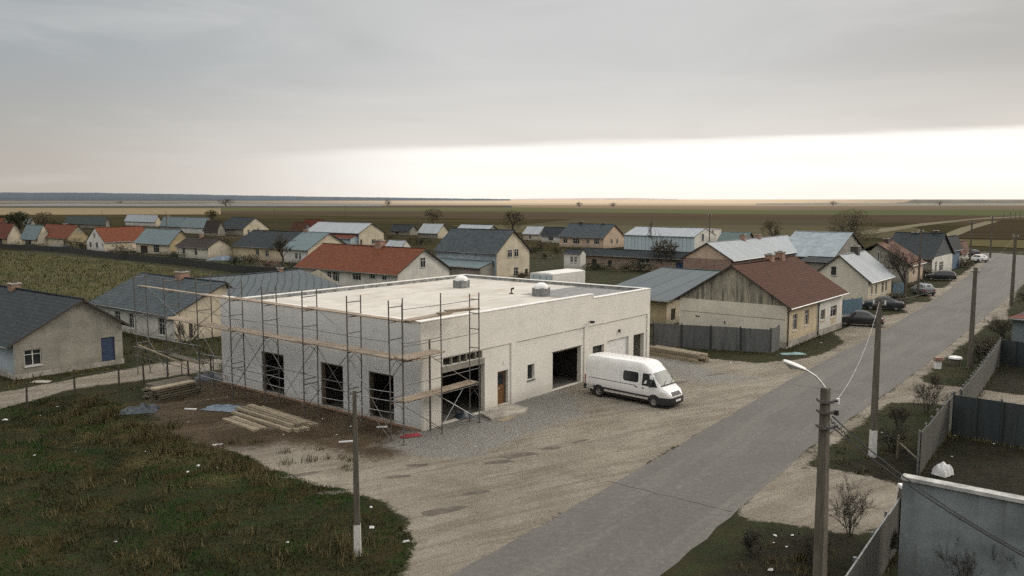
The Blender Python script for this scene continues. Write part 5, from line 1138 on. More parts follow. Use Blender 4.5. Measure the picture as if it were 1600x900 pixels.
# white painted half of the street front, cut around its two windows
zz = [(hz(p19 + A * a0, 500), hz(p19 + A * a0, 475)) for a0, a1 in ops19]
wall_face(wp, (sx, -.006, 0), (1, 0, 0), La19 - sx, .56, eg - .02, [(ops19[0][0] - sx - .02, ops19[0][1] - sx + .02, zz[0][0] - .35, 2.35), (ops19[1][0] - sx - .02, ops19[1][1] - sx + .02, zz[1][0] - .45, 2.4)], .005, P_white); wp.build("painted_front", r19)
H20 = hs("house", "cream gabled house with pale metal roof and a square attic opening", (1357, 439, eh(439, 478.5)), 1391.5, 1264, 'a', 400, Rf_pale, P_cream, P_grey,
   wins=[('R', 1360, 1362.5, 447, 460), ('R', 1366.5, 1369.5, 444, 460), ('R', 1376.5, 1380, 441, 458), ('R', 1382, 1385, 440, 455), ('L', 1296, 1305.5, 415.5, 430.5, 'w1')], chims=[(1333, 384, .9, M_dark)], oh=.35, og=.25, group=GH)
p21 = G(1421, 413.5, 2.8); xm21 = colsolve(p21, B, 1369) / colsolve(p21, B, 1340)
hs("house", "old stained house with rusty brown roof behind the bare street tree", (1421, 413.5, 2.8), 1441, 1340, 'a', 381.5, Rf_rust, P_pink, P_stain, xm=xm21, eave2=hz(p21 + B * colsolve(p21, B, 1340), 393), wins=[('R', 1425, 1428, 420, 430), ('L', 1369, 1372.5, 393, 409, 'w1')], chims=[(1382, 372.5, .8, M_dark)], group=GH)
hs("house", "white fronted house under a very large dark roof by the street", (1457, 403, 3.1), 1487, 1380, 'b', 366, Rf_dark, P_white, P_stain, gable=simple("slate_hung_gable", (.05, .062, .072), .85), wins=[('R', 1460, 1463, 409, 424, 'w2'), ('R', 1466.5, 1473, 409, 423, 'w3')], chims=[(1427, 362.5, .9, M_dark), (1459, 360, .7, M_dark)], group=GH, oh=.5)
hs("house", "blue clad house standing end on to the street", (1485.5, 385, 4.2), 1498, 1470, 'a', 371, Rf_dark, M_clad, M_clad, group=GH)
hs("house", "small white house with rusty roof, last before the bend", (1499, 391, 2.9), 1511.5, 1486, 'a', 379.5, Rf_rust, P_white, P_white, wins=[('R', 1506, 1508, 396, 402)], group=GH)
hs("barn", "long barn with pale blue metal roof beside the big bushy tree", (1302, 402, 2.6), 1352, 1213, 'b', 364.5, simple("pale_blue_roof", (.24, .29, .32), .6, .2, .2, .8), P_stain, cat="barn")
M_hut = plaster("hut_plaster", (.13, .16, .17))
hs("house", "dark blue grey hut with red brown roof at the right edge", (1672, 506, 2.7), 1760, 1579, 'b', 470, Rf_red2, M_hut, M_hut, cat="hut", oh=.35)
hs("shed", "dark low shed roof between the pale blue barn and the cream gabled house", (1300, 410, 2.2), 1325, 1250, 'b', 404, Rf_dark, P_stain, cat="shed")
hs("shed", "green grey shed roof right of the warehouse block", (1165, 377, 2.6), 1178, 1122, 'b', 364, simple("grey_green_roof", (.10, .14, .135), .8), P_stain, cat="shed")

# ------------------------------------------------------------------ fences and walls
def fence(name, px, h, mt, label, cat="fence", postmat=None, every=2.4, th=.05, z0=0.0, slope=None, step=False, grp=None, cap=None, posts=True):
    pts = [G(u, v) for u, v in px]; r = empty(name, pts[0])
    for i in range(len(pts) - 1):
        p, q = pts[i] - pts[0], pts[i + 1] - pts[0]; d = q - p; L = d.length; ang = math.atan2(d.y, d.x); n = max(1, round(L / every)); Mx = Matrix.Translation(p) @ Matrix.Rotation(ang, 4, 'Z')
        m = MB()
        for k in range(n):
            a0, a1 = L * k / n, L * (k + 1) / n; dz = rnd.uniform(-.04, .04) if step else 0; ww = (a1 - a0); 
            c = [(a0 + .01, -th / 2, z0), (a1 - .01, -th / 2, z0), (a1 - .01, -th / 2, h + dz), (a0 + .01, -th / 2, h + dz)]
            m.poly([Mx @ Vector(q_) for q_ in c], mt, [(a, z) for a, _, z in c])
            c2 = [(x, th / 2, z) for x, _, z in c][::-1]; m.poly([Mx @ Vector(q_) for q_ in c2], mt, [(a, z) for a, _, z in c2])
            m.poly([Mx @ Vector(q_) for q_ in ((a0 + .01, -th / 2, h + dz), (a1 - .01, -th / 2, h + dz), (a1 - .01, th / 2, h + dz), (a0 + .01, th / 2, h + dz))], cap or mt)
            for x_, s_ in ((a0 + .01, 1), (a1 - .01, -1)):
                cc = [(x_, th / 2, z0), (x_, -th / 2, z0), (x_, -th / 2, h + dz), (x_, th / 2, h + dz)]; m.poly([Mx @ Vector(q_) for q_ in (cc if s_ > 0 else cc[::-1])], mt)
        m.build("panel", r)
        if posts:
            for k in range(n + 1):
                pm = MB(); x = L * k / n; pm.box((x - .045, th / 2 + .003, 0), (x + .045, th / 2 + .09, h + .1 + rnd.uniform(-.03, .05)), postmat or M_steel, Mx); pm.build("post", r)
    return tag(r, label, cat, grp)
fence("metal_fence", [(1020, 540), (1204, 551.5), (1217, 546)], 1.95, M_fence_d, "dark grey sheet metal fence in front of the cream house with weathered gable", step=True)
fence("metal_fence", [(1487, 679), (1640, 706)], 2.2, M_fence_t, "dark sheet fence crossing the plots on the right", step=True)
fence("board_fence", [(1436, 742), (1487, 670)], 1.95, M_fence_b, "short brown grey fence running up to the dark sheet fence", every=1.5, step=True, postmat=M_galv)
fence("board_fence", [(1500, 661), (1530, 617), (1562, 568)], 1.85, M_fence_b, "brown grey picket fence beyond the driveway on the right", every=1.1, step=True, postmat=M_galv)
fence("metal_fence", [(1562, 568), (1700, 590)], 1.9, M_fence_t, "dark sheet fence in front of the red roofed hut", step=True)
fence("metal_fence", [(1305, 1022), (1404, 853)], 1.9, M_fence_b, "grey sheet fence with pale top edge running up to the concrete wall", every=2.2, step=True, postmat=M_galv, cap=M_galv)
pw = G(1403, 903); top_h = hz(pw, 742); dW = colsolve(pw, -B, 1760)
r = empty("concrete_wall", pw, math.atan2(-B.y, -B.x)); m = MB(); npan = 6; wdt = 4.0
for k in range(npan): m.box((k * wdt + .012, -.12, 0), ((k + 1) * wdt - .012, .12, top_h - .12), P_conc)
m.build("panel", r); m = MB(); m.box((.01, -.09, 0), (npan * wdt, .09, top_h - .13), M_dark); m.build("joint", r)
m = MB(); m.box((-.02, -.2, top_h - .117), (npan * wdt, .2, top_h), simple("weathered_coping", (.44, .44, .42), .8, 0, .35, 2.5, .3)); m.build("coping", r); tag(r, "tall blue grey concrete slab wall with white coping", "wall")
p = G(1407, 856); r = empty("gate_post", p); m = MB(); hp_ = hz(p, 757); m.box((-.12, -.12, 0), (.12, .12, hp_ - .12), M_pole); m.build("post", r); m = MB(); m.box((-.15, -.15, hp_ - .117), (.15, .15, hp_), M_coping); m.build("cap", r); tag(r, "brown concrete post with white cap at the end of the concrete wall", "post")
fence("village_fence", [(-60, 386), (50, 391), (110, 395), (180, 404), (300, 416), (372, 426), (450, 431), (520, 437)], 1.25, M_fence_v, "long dark board fence along the back gardens of the village", step=True, every=3.0)
fence("blue_gate", [(1316, 497), (1346, 493)], 1.9, M_gate, "blue green sheet gate beside the brown roofed house", step=True, every=1.4)
fence("blue_gate", [(1394, 464), (1412, 461)], 1.7, M_gate, "dark blue gate behind the bare street tree", step=True)
# post and wire fence along the lane
pts = [G(u, v) for u, v in ((-20, 650), (42, 640), (117, 613), (186, 603), (225, 598), (262, 592), (295, 587), (330, 583))]; r = empty("wire_fence", pts[0])
for q in pts:
    m = MB(); l = q - pts[0]; m.tube([l, l + Vector((rnd.uniform(-.08, .08), rnd.uniform(-.05, .05), 1.45 + rnd.uniform(-.15, .15)))], [.065, .055], M_bark, 6); m.build("post", r)
for z in (.6, 1.1):
    m = MB(); m.tube([q - pts[0] + Vector((0, 0, z)) for q in pts], .008, M_steel, 3); m.build("wire", r)
tag(r, "thin post and wire fence along the dirt lane on the left", "fence")
pts = [G(u, v) for u, v in ((60, 446), (105, 443), (150, 441), (172, 439), (-20, 449))]; pts.sort(key=lambda q: q.x); r = empty("garden_posts", pts[0])
for q in pts:
    m = MB(); l = q - pts[0]; m.tube([l, l + Vector((0, 0, 1.3))], .07, M_bark, 5); m.build("post", r)
m = MB(); m.tube([q - pts[0] + Vector((0, 0, 1.0)) for q in pts], .01, M_steel, 3); m.build("wire", r); tag(r, "row of short dark posts in the overgrown field behind the stained house", "fence")
p = G(1402, 716); r = empty("broken_fence", p); m = MB(); m.tube([(0, 0, 0), (.02, 0, 1.15)], .06, M_wood, 5); m.build("post", r); m = MB(); q = G(1434, 740) - p; m.tube([(.1, 0, .75), (q.x, q.y, .65)], .045, M_wood, 5); m.build("rail", r); tag(r, "broken wooden post with one loose rail beside the short fence", "fence")

# ------------------------------------------------------------------ poles, lamp and wires
def pole(u, vb, vt, r0, r1, label, white=0.0, arms=True, height=None, lean=(0, 0), name="utility_pole", group="utility poles along the street"):
    p = G(u, vb); h = height or hz(p, vt); r = empty(name, p, ROTZ); m = MB()
    zs = [0, white, white + .001, h] if white else [0, h]
    def rr(z): return r0 + (r1 - r0) * z / h
    def at(z): return (lean[0] * z, lean[1] * z, z)
    if white: m.tube([at(0), at(white)], [rr(0) + .008, rr(white) + .008], M_polew, 4)
    m.tube([at(0), at(h * .5), at(h)], [rr(0), rr(h * .5), rr(h)], M_pole, 4); m.build("shaft", r)
    if arms:
        m = MB(); m.box((-.06 + at(h)[0], -.3 + at(h)[1], h - .35), (.06 + at(h)[0], .3 + at(h)[1], h - .27), M_steel); 
        for y in (-.26, .26): m.tube([(at(h)[0], at(h)[1] + y, h - .27), (at(h)[0], at(h)[1] + y, h - .10)], .035, M_white, 5)
        m.build("crossarm", r)
    return tag(r, label, "utility pole", group if group else None), p, h
po1 = pole(559, 868, 610, .17, .09, "concrete pole with white painted foot standing in the grass on the left", white=1.15, arms=False, group=None)
po2 = pole(1363, 714, 466, .19, .12, "concrete pole with white painted base on the grass verge on the right", white=1.35, lean=(-.005, 0))
po3 = pole(1515, 576, 418, .20, .13, "plain concrete pole on the second verge, nearest the well cover", lean=(0, 0))
po4 = pole(1580, 478, 366, .22, .15, "concrete pole where the road starts to bend, right side")
po5 = pole(1547, 403, 337, .2, .14, "slim far pole on the grass island beyond the bend")
po6 = pole(1515, 413, 346, .2, .14, "far pole beside the parked white car")
po7 = pole(1434, 462, 358, .16, .11, "thin pole in front of the rusty roofed house")
po8 = pole(1107, 418, 334, .14, .10, "thin pole between the warehouse and the brick house"); po9 = pole(1414, 480, 440, .1, .08, "short post by the driveway next to the dark blue saloon", arms=False, group=None)
for u, vb, vt, lb in ((261, 366, 330, "thin distant pole behind the blue grey roofs"), (431, 376, 325, "thin distant pole above the dark slate roof"), (655, 399, 362, "thin pole behind the red tiled roof"), (160, 345, 329, "tiny pole against the tan field"), (1568, 345, 331, "tiny far pole on the right horizon, leftmost of four"), (1578, 344, 330, "tiny far pole on the right horizon, second of four"), (1586, 344, 331, "tiny far pole on the right horizon, third of four"), (1594, 343, 330, "tiny far pole on the right horizon, rightmost of four"), (1303, 362, 344, "thin distant pole left of the bushy tree"), (540, 352, 320, "tiny distant pole above the crimson roof")):
    pole(u, vb, vt, .16, .11, lb, arms=vb < 380, group="far utility poles")
# street lamp pole close to the camera
pL = G(1276, 1046); hL = hz(pL, 606); r = empty("street_lamp", pL, 0.0); tag(r, "concrete lamp post with white curved arm and lamp head over the road", "street lamp")
dxl = pL.x * 0 + .0; uT = colsolve(pL, Vector((1, 0, 0)), 1290)
lean = (px_of(pL + Vector((.1, 0, 0)), hL)[0] - px_of(pL, hL)[0]); sh_ = (1290 - px_of(pL, hL)[0]) / lean * .1
def La_(z): return Vector((sh_ * z / hL, 0, z))
m = MB(); m.tube([La_(0), La_(hL * .5), La_(hL)], [.215, .18, .13], M_pole, 4); m.build("shaft", r)
Pt = La_(hL)
def at_px(u, v, y): # local point at world depth y from the pole root
    d = Vector(((u - 800), (450 - v) * ST + F * CT, (450 - v) * CT - F * ST)); t = y / d.y; return Vector((d.x * t, y, H + d.z * t)) - pL
e1 = at_px(1258, 577, pL.y - .25); e0 = at_px(1224, 564, pL.y - .35); 
mid = Pt.lerp(e1, .5) + Vector((0, 0, .07))
m = MB(); m.tube([Pt - Vector((0, 0, .25)), Pt.lerp(e1, .04), Pt.lerp(e1, .25) + Vector((0, 0, .045)), mid, e1 + Vector((.0, 0, 0))], [.024, .024, .023, .022, .022], M_white, 6); m.build("arm", r, smooth=60)
hd = (e0 - e1); m = MB(); rows = []
for k in range(9):
    t = k / 8; c = e1.lerp(e0, t) ; wr = .035 + .105 * math.sin(math.pi * min(1, t * .62 + .16)) * (1 if t < .95 else .55); rows.append([c + Vector((0, math.cos(q * math.pi / 6) * wr, math.sin(q * math.pi / 6) * wr * .52)) for q in range(12)])
m.grid(rows, M_white, close=True); m.poly(rows[-1][::-1], M_white); m.poly(rows[0], M_white); hd_o = m.build("lamp_head", r, smooth=50)
m = MB(); c = e1.lerp(e0, .6); m.tube([c - hd.normalized() * .16 - Vector((0, 0, .05)), c - Vector((0, 0, .075)), c + hd.normalized() * .16 - Vector((0, 0, .05))], [.03, .06, .03], M_lamp_g, 8); m.build("lens", hd_o)
m = MB()
for z in (.34, .62, 1.02): m = MB(); q = La_(hL - z); m.box((q.x - .17, q.y - .17, q.z - .035), (q.x + .17, q.y + .17, q.z + .035), M_steel); m.tube([q + Vector((.1, 0, 0)), q + Vector((.33, -.02, 0))], .03, M_plast, 5); m.build("bracket", r)
m = MB(); q = La_(hL - .36) + Vector((.33, 0, 0)); m.tube([q - Vector((0, 0, .06)), q + Vector((0, 0, .08))], .045, M_white, 6); q = La_(hL - .64) + Vector((.3, 0, 0)); m.tube([q - Vector((0, 0, .08)), q + Vector((0, 0, .05))], .06, M_plast, 6); m.build("insulator", r)
def wire(name, p, q, sag, rad, mt, label, n=24, group=None, wob=0):
    p, q = Vector(p), Vector(q); m = MB(); pts = [p.lerp(q, k / n) - Vector((0, 0, 4 * sag * (k / n) * (1 - k / n))) + Vector((0, 0, wob * math.sin(k * 1.9))) for k in range(n + 1)]; m.tube([a - p for a in pts], rad, mt, 4, cap=False); o = m.build(name); o.location = p; return tag(o, label, "cable", group)
topL = pL + La_(hL)
a0 = pL + La_(hL - .75) + Vector((.2, 0, 0)); ce = pL + at_px(1625, 877, 15.5)
wire("cable", a0, ce, .25, .020, M_cable, "upper strand of the black twin cable from the lamp post to the right", wob=.004)
wire("cable", a0 - Vector((0, 0, .28)), ce - Vector((0, 0, .07)), .17, .020, M_cable, "lower strand of the black twin cable from the lamp post to the right", wob=.004)
m = MB(); pts = [Vector((t * .55, .02, -.5 * t + .05 * math.sin(t * 40))) for t in np.linspace(0, 1, 30)]; m.tube(pts, .012, M_cable, 4, cap=False); o = m.build("cable_coil"); o.location = a0 - Vector((.05, 0, .1)); tag(o, "curly slack cable end hanging at the lamp post brackets", "cable")
def ptop(po, dz=.12): return Vector((po[1].x, po[1].y, po[2] - dz))
wire("overhead_wire", topL - Vector((-.33, 0, .28)), ptop(po2), .55, .0045, M_litter, "pale thin wire from the lamp post to the next pole")
for a_, b_, nm in ((po2, po3, "thin wire between the first and second verge poles"), (po3, po4, "thin wire from the second verge pole to the bend pole"), (po4, po5, "thin wire from the bend pole to the island pole")):
    wire("overhead_wire", ptop(a_), ptop(b_), .5, .008, M_cable, nm)

# ------------------------------------------------------------------ trees, bushes, grass
def leafmat(name, c, c2, trans=True):
    m, nt, bs, N, L = newmat(name); g = N.new("ShaderNodeNewGeometry"); r_ = g.outputs["Random Per Island"]
    ob = mapc(nt, "Object", (1, 1, 1)); n = noi(nt, ob, .8, 3, .6); cc = mix(nt, r_, c, c2); cc = mix(nt, ramp(nt, n, .35, .7, 0, .6), cc, tuple(x * .45 for x in c))
    L.new(cc, bs.inputs["Base Color"]); bs.inputs["Roughness"].default_value = .9; bs.inputs["Specular IOR Level"].default_value = .1; return m
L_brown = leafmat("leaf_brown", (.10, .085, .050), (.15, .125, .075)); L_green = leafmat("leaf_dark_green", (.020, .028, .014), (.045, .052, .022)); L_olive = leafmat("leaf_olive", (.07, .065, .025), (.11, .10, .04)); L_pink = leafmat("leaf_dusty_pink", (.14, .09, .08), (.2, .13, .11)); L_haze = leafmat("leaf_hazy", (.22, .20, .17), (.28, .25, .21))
def tree(name, u, v, h, spread, label, leaf=None, nleaf=0, ls=.25, seed=1, trunk=.16, stems=1, low=.25, lv=5, group="trees in the village", cat="tree", twig=.014, upb=.35, shape=1.0, fork=None):
    rnd_crown = leaf is not None and name in ('far_tree', 'dark_tree', 'bushy_tree', 'bush'); crown_lo = .0 if name == 'bush' else (.12 if name != 'bushy_tree' else .25)
    r_ = random.Random(seed); p = G(u, v); root = empty(name, p, r_.uniform(0, 6)); tm, cm = MB(), MB(); tips = []
    def grow(pos, d, L, rad, dep):
        q = pos; pts = [pos]; rr = [rad]; n = 3
        for k in range(n):
            d = (d + Vector((r_.uniform(-1, 1), r_.uniform(-1, 1), r_.uniform(-.4, 1) * upb)) * .16).normalized(); q = q + d * L / n; pts.append(q); rr.append(rad * (1 - .42 * (k + 1) / n))
        (tm if dep <= 1 else cm).tube(pts, rr, M_bark, 6 if dep == 0 else (4 if dep < 3 else 3), cap=False)
        if dep >= lv - 1: tips.append((pts[1], pts[2])); tips.append((pts[2], pts[3]))
        if dep >= lv: return
        nb = 3 if dep < 2 else (r_.choice((3, 4)) if dep < lv - 1 else 4)
        for k in range(nb):
            a_ = r_.uniform(0, 2 * math.pi); s = r_.uniform(.45, 1.05) * shape; b_ = pts[r_.choice((1, 2, 3)) if k else 3]
            pd = d.orthogonal().normalized(); pd.rotate(Matrix.Rotation(a_, 3, d)); nd = (d + pd * s + Vector((0, 0, .12))).normalized()
            grow(b_, nd, L * r_.uniform(.58, .82), max(twig, rad * .55), dep + 1)
    for s in range(stems):
        a_ = r_.uniform(0, 6.28); ln = .0 if stems == 1 else r_.uniform(.15, .6); L0 = h * (low + .05) if stems == 1 else h * .34
        grow(Vector((math.cos(a_) * .12 * (stems > 1), math.sin(a_) * .12 * (stems > 1), -.05)), Vector((math.cos(a_) * ln, math.sin(a_) * ln, 1)).normalized(), L0, trunk if stems == 1 else trunk * .6, 0)
    mz = max([a[2] for a in tm.v + cm.v] or [1]); mr = max([math.hypot(a[0], a[1]) for a in tm.v + cm.v] or [1]); kz, kr = h / mz, spread / 2 / mr
    if rnd_crown: kz *= .93; kr = min(kr, kz * 1.25)
    def sc(vs, kr): return [(x * kr, y * kr, z * kz) for x, y, z in vs]
    tm.v = sc(tm.v, kr if stems > 1 else max(kr, .5)) if False else sc(tm.v, kr); cm.v = sc(cm.v, kr)
    if leaf and nleaf:
        for k in range(nleaf):
            a_, b_ = r_.choice(tips); c = a_.lerp(b_, r_.random()); c = Vector((c.x * kr, c.y * kr, c.z * kz)) + Vector((r_.gauss(0, ls * .8), r_.gauss(0, ls * .8), r_.gauss(0, ls * .8)))
            if rnd_crown and r_.random() < .85:
                while True:
                    e = Vector((r_.uniform(-1, 1), r_.uniform(-1, 1), r_.uniform(-1, 1)))
                    if e.length < 1 and r_.random() < .35 + .65 * e.length and mnoise.noise(e * 2.3 + Vector((seed, 0, 0))) > -.25 + .35 * (e.length - .6): break
                k_ = 1 + .22 * mnoise.noise(e.normalized() * 1.8 + Vector((0, seed, 0))); lo_ = h * crown_lo
                c = Vector((e.x * spread / 2 * k_, e.y * spread / 2 * k_, lo_ + (h - lo_) * (.5 + .5 * e.z * k_)))
            if c.z < .05: c.z = .05
            n = Vector((r_.uniform(-1, 1), r_.uniform(-1, 1), r_.uniform(-1, 1))).normalized(); t = n.orthogonal().normalized() * ls * r_.uniform(.4, 1); s = n.cross(t) * r_.uniform(.4, .8)
            cm.poly([c - t, c - s, c + t, c + s], leaf)
    tm.build("trunk", root); cm.build("crown", root)
    return tag(root, label, cat, group)
tree("bushy_tree", 1330, 412, 10.6, 10.0, "big bushy brown tree at the end of the pale blue barn", L_brown, 9500, .12, 11, .26, lv=6, group=None, twig=.016)
tree("bare_tree", 1415, 464, 7.4, 8.0, "bare dark street tree in front of the rusty roofed house", None, 0, .1, 12, .17, lv=6, twig=.011, low=.2, group=None)
tree("bare_tree", 443, 424, 6.8, 6.6, "dark bare garden tree before the pale roofed white house", L_green, 500, .12, 13, .2, lv=5, twig=.022, group=None)
tree("bare_tree", 1036, 424, 6.0, 7.5, "reddish brown bushy tree at the end of the brick shed", L_brown, 1500, .12, 14, .22, lv=5, stems=4, twig=.02, group=None)
tree("bare_tree", 1023, 420, 9.0, 3.6, "slim taller bare tree rising left of the reddish bushy one", None, 0, .1, 15, .18, lv=5, twig=.02, group=None)
tree("bare_tree", 1270, 410, 5.5, 4.0, "thin bare tree before the pale blue barn, right one", None, 0, .1, 16, .13, lv=4, twig=.02, group=None); tree("bare_tree", 1257, 410, 5.0, 3.5, "thin bare tree before the pale blue barn, left one", None, 0, .1, 17, .13, lv=4, twig=.02, group=None)
tree("bare_tree", 1305, 410, 5.5, 4.2, "dark bare tree against the right end of the pale blue barn", None, 0, .1, 18, .16, lv=5, twig=.02, group=None)
tree("far_tree", 353, 322, 14, 32, "round dark tree alone below the wooded hills", leafmat("leaf_far_dark", (.09, .09, .08), (.12, .115, .10)), 2700, .4, 19, .5, lv=4, low=.15, group=None); tree("far_tree", 187, 321.5, 10, 15, "small faint tree on the far fields at left", L_haze, 1080, .4, 20, .5, lv=3, group=None)
tree("far_tree", 606, 322, 13, 13, "small round lone tree on the horizon at centre", L_haze, 1620, .4, 21, .5, lv=3, group=None); tree("far_tree", 677, 350, 8.0, 11, "round brown tree at the field edge above the greenhouse", L_brown, 3500, .2, 22, .35, lv=5, twig=.03, group=None)
tree("far_tree", 801, 364, 8.5, 9.5, "round brown tree behind the tall cream house", L_brown, 3500, .18, 23, .35, lv=5, twig=.03, group=None); tree("far_tree", 905, 323.5, 8, 12, "faint small tree in the hazy field, left of two", L_haze, 900, .4, 24, .4, lv=3, group=None); tree("far_tree", 958, 323.5, 7, 13, "faint small tree in the hazy field, right of two", L_haze, 900, .4, 25, .4, lv=3, group=None)
tree("far_tree", 331, 343, 6, 8, "small olive tree at the edge of the green field", L_olive, 1200, .35, 26, .3, lv=4, group=None); tree("far_tree", 1302, 321.5, 9, 17, "low dark tree clump on the far right fields", L_haze, 1260, .4, 27, .4, lv=3, group=None); tree("far_tree", 1205, 377, 7.0, 6.5, "round brown tree behind the brick house", L_brown, 2600, .15, 28, .3, lv=5, twig=.025, group=None); tree("far_tree", 1468, 321, 9, 15, "tiny dark tree before the woodland belt", L_haze, 900, .4, 29, .4, lv=3, group=None)
tree("dark_tree", 30, 362, 8.0, 9.5, "dense dark green tree behind the leftmost houses", L_green, 3000, .30, 30, .35, lv=4, low=.12, group=None); tree("dark_tree", 5, 356, 5.5, 8, "lower dark tree at the left edge", L_green, 2000, .3, 31, .3, lv=4, low=.12, group=None); tree("dark_tree", 69, 356, 7.0, 9, "wide brownish tree right of the dense dark one", L_brown, 2400, .28, 32, .3, lv=4, low=.12, group=None)
tree("far_tree", 1440, 382, 3.5, 7, "low brown scrub behind the large dark roof", L_brown, 900, .25, 33, .2, lv=3, stems=3, group=None)
# bushes
BL = [(116, 389, 2.6, 6, L_brown, "brown bush before the ochre gable"), (130, 391, 3.0, 7, L_green, "dark bush between the ochre gable and the white gabled house"), (190, 402, 2.8, 6, L_brown, "brown bush along the white gabled house's side wall"), (205, 405, 2.4, 5, L_green, "dark bush left of the dark porch"), (175, 400, 1.8, 3, L_pink, "pale bush at the corner of the white gabled house"),
      (270, 407, 2.0, 6, L_green, "dark bush right of the porch house"), (370, 415, 2.2, 4, L_green, "dark bush at the blank gable's right corner"), (392, 412, 2.2, 4, L_brown, "brown bush against the beige wall"), (420, 420, 1.4, 6, L_pink, "dusty pink hedge in front of the white windowed wall"), (465, 423, 1.7, 6, L_green, "dark hedge under the pale roofed white house"), (495, 424, 1.6, 5, L_brown, "brown hedge left of the red tiled roof"),
      (22, 383, 2.2, 5, L_green, "dark bush beside the leftmost cream house"), (50, 389, 1.6, 7, L_green, "dark hedge before the low wing"), (640, 398, 2.0, 9, L_brown, "brown scrub behind the red roof's gable"), (672, 401, 2.0, 7, L_brown, "brown scrub left of the tall cream house"), (655, 382, 1.8, 9, L_green, "dark scrub in the back gardens by the dark shed"), (610, 372, 1.8, 8, L_brown, "scrub left of the dark shed"), (590, 392, 1.6, 6, L_brown, "scrub behind the red roof's chimney"),
      (845, 388, 1.8, 9, L_brown, "brown hedge under the small dark roofed house"), (870, 396, 1.8, 7, L_olive, "olive bush before the peach house"), (850, 404, 1.6, 9, L_brown, "brown scrub above the box trailer"), (832, 396, 1.6, 6, L_green, "green scrub right of the tall cream house"), (905, 393, 1.2, 10, L_olive, "low hedge along the peach house"),
      (975, 424, 1.8, 6, L_brown, "brown scrub before the brick shed's middle"), (1000, 425, 1.9, 6, L_green, "dark scrub before the brick shed's right part"), (930, 422, 1.5, 5, L_green, "green bush by the brick shed's left doors"), (815, 436, 1.3, 5, L_brown, "low scrub at the foot of the tall cream gable"), (905, 437, 1.3, 4, L_brown, "small scrub at the trailer's right end"),
      (1424, 455, 1.6, 3, L_brown, "brown scrub between the bare street tree and the grey hatchback"), (1400, 474, 1.3, 2.5, L_brown, "small bush by the dark blue gate"), (1447, 434, 1.6, 5, L_brown, "scrub at the white fronted house"), (1505, 418, 1.8, 4, L_brown, "brown bush by the last white house"), (1340, 352, 1.5, 6, L_brown, "low scrub at the field edge"), (300, 378, 1.8, 8, L_brown, "brown scrub behind the dark brown roof"), (355, 378, 1.8, 9, L_brown, "brown scrub in front of the cream gabled house"), (450, 372, 1.5, 8, L_green, "dark hedge left of the crimson roof"), (215, 360, 1.6, 11, L_brown, "brown hedge before the far pale roofed house"), (85, 352, 2.2, 14, L_green, "dark hedge left of the long green shed"), (715, 366, 1.5, 8, L_brown, "scrub right of the white roofed gable"),
      (1500, 400, 1.4, 5, L_green, "dark bush at the side road")]
for i, (u, v, h_, w_, lf, lb) in enumerate(BL):
    tree("bush", u, v, h_ * rnd.uniform(.75, 1.15), w_, lb, lf, int(380 + 70 * w_), .11 + .0008 * (450 - min(450, v)), 100 + i, .05, stems=9, lv=3, cat="bush", twig=.015, group="bushes in the gardens", upb=.2)
for i, (u, v, h_, w_, n_, lb) in enumerate([(1446, 645, 2.3, 2.7, 160, "bare spreading shrub at the edge of the driveway on the right"), (1328, 836, 2.3, 2.3, 60, "slender bare shrub beside the near driveway"), (1405, 672, 1.5, 1.6, 160, "low brown shrub on the verge behind the white footed pole"), (1548, 560, 1.9, 4.0, 900, "wide brown shrub in front of the picket fence"), (1570, 530, 2.2, 4.2, 900, "reddish shrub left of the red roofed hut"),
                                           (1395, 700, 1.3, 2.5, 260, "dark tangled bush beside the broken fence post"), (1180, 866, 1.0, 1.5, 80, "small dark bush at the bottom verge, left"), (1270, 880, 1.3, 1.6, 200, "dark bush at the foot of the lamp post"), (1500, 930, 2.0, 1.8, 25, "bare twiggy shrub before the concrete wall, left"), (1555, 935, 2.4, 2.0, 25, "taller bare twiggy shrub before the concrete wall, right"), (1385, 870, 1.2, 1.2, 160, "dark bush between the sheet fence and the concrete wall"), (1525, 566, 1.6, 2.4, 500, "dark bush beside the second verge pole"), (1458, 606, .9, 1.0, 40, "small twiggy tuft at the driveway corner"), (1604, 470, 1.2, 4, 200, "low dark scrub on the far right verge")]):
    tree("shrub", u, v, h_, w_, lb, L_brown if i in (0, 1, 3, 4) else L_green, n_, .06, 300 + i, .05, stems=8, lv=4, cat="shrub", twig=.007, group="shrubs on the verges", upb=.25)
tree("shrub", 292, 545, 2.4, 2.6, "bare dark shrub by the white house's corner behind the scaffold", None, 0, .1, 330, .09, stems=3, lv=4, cat="shrub", twig=.02, group="shrubs on the verges")

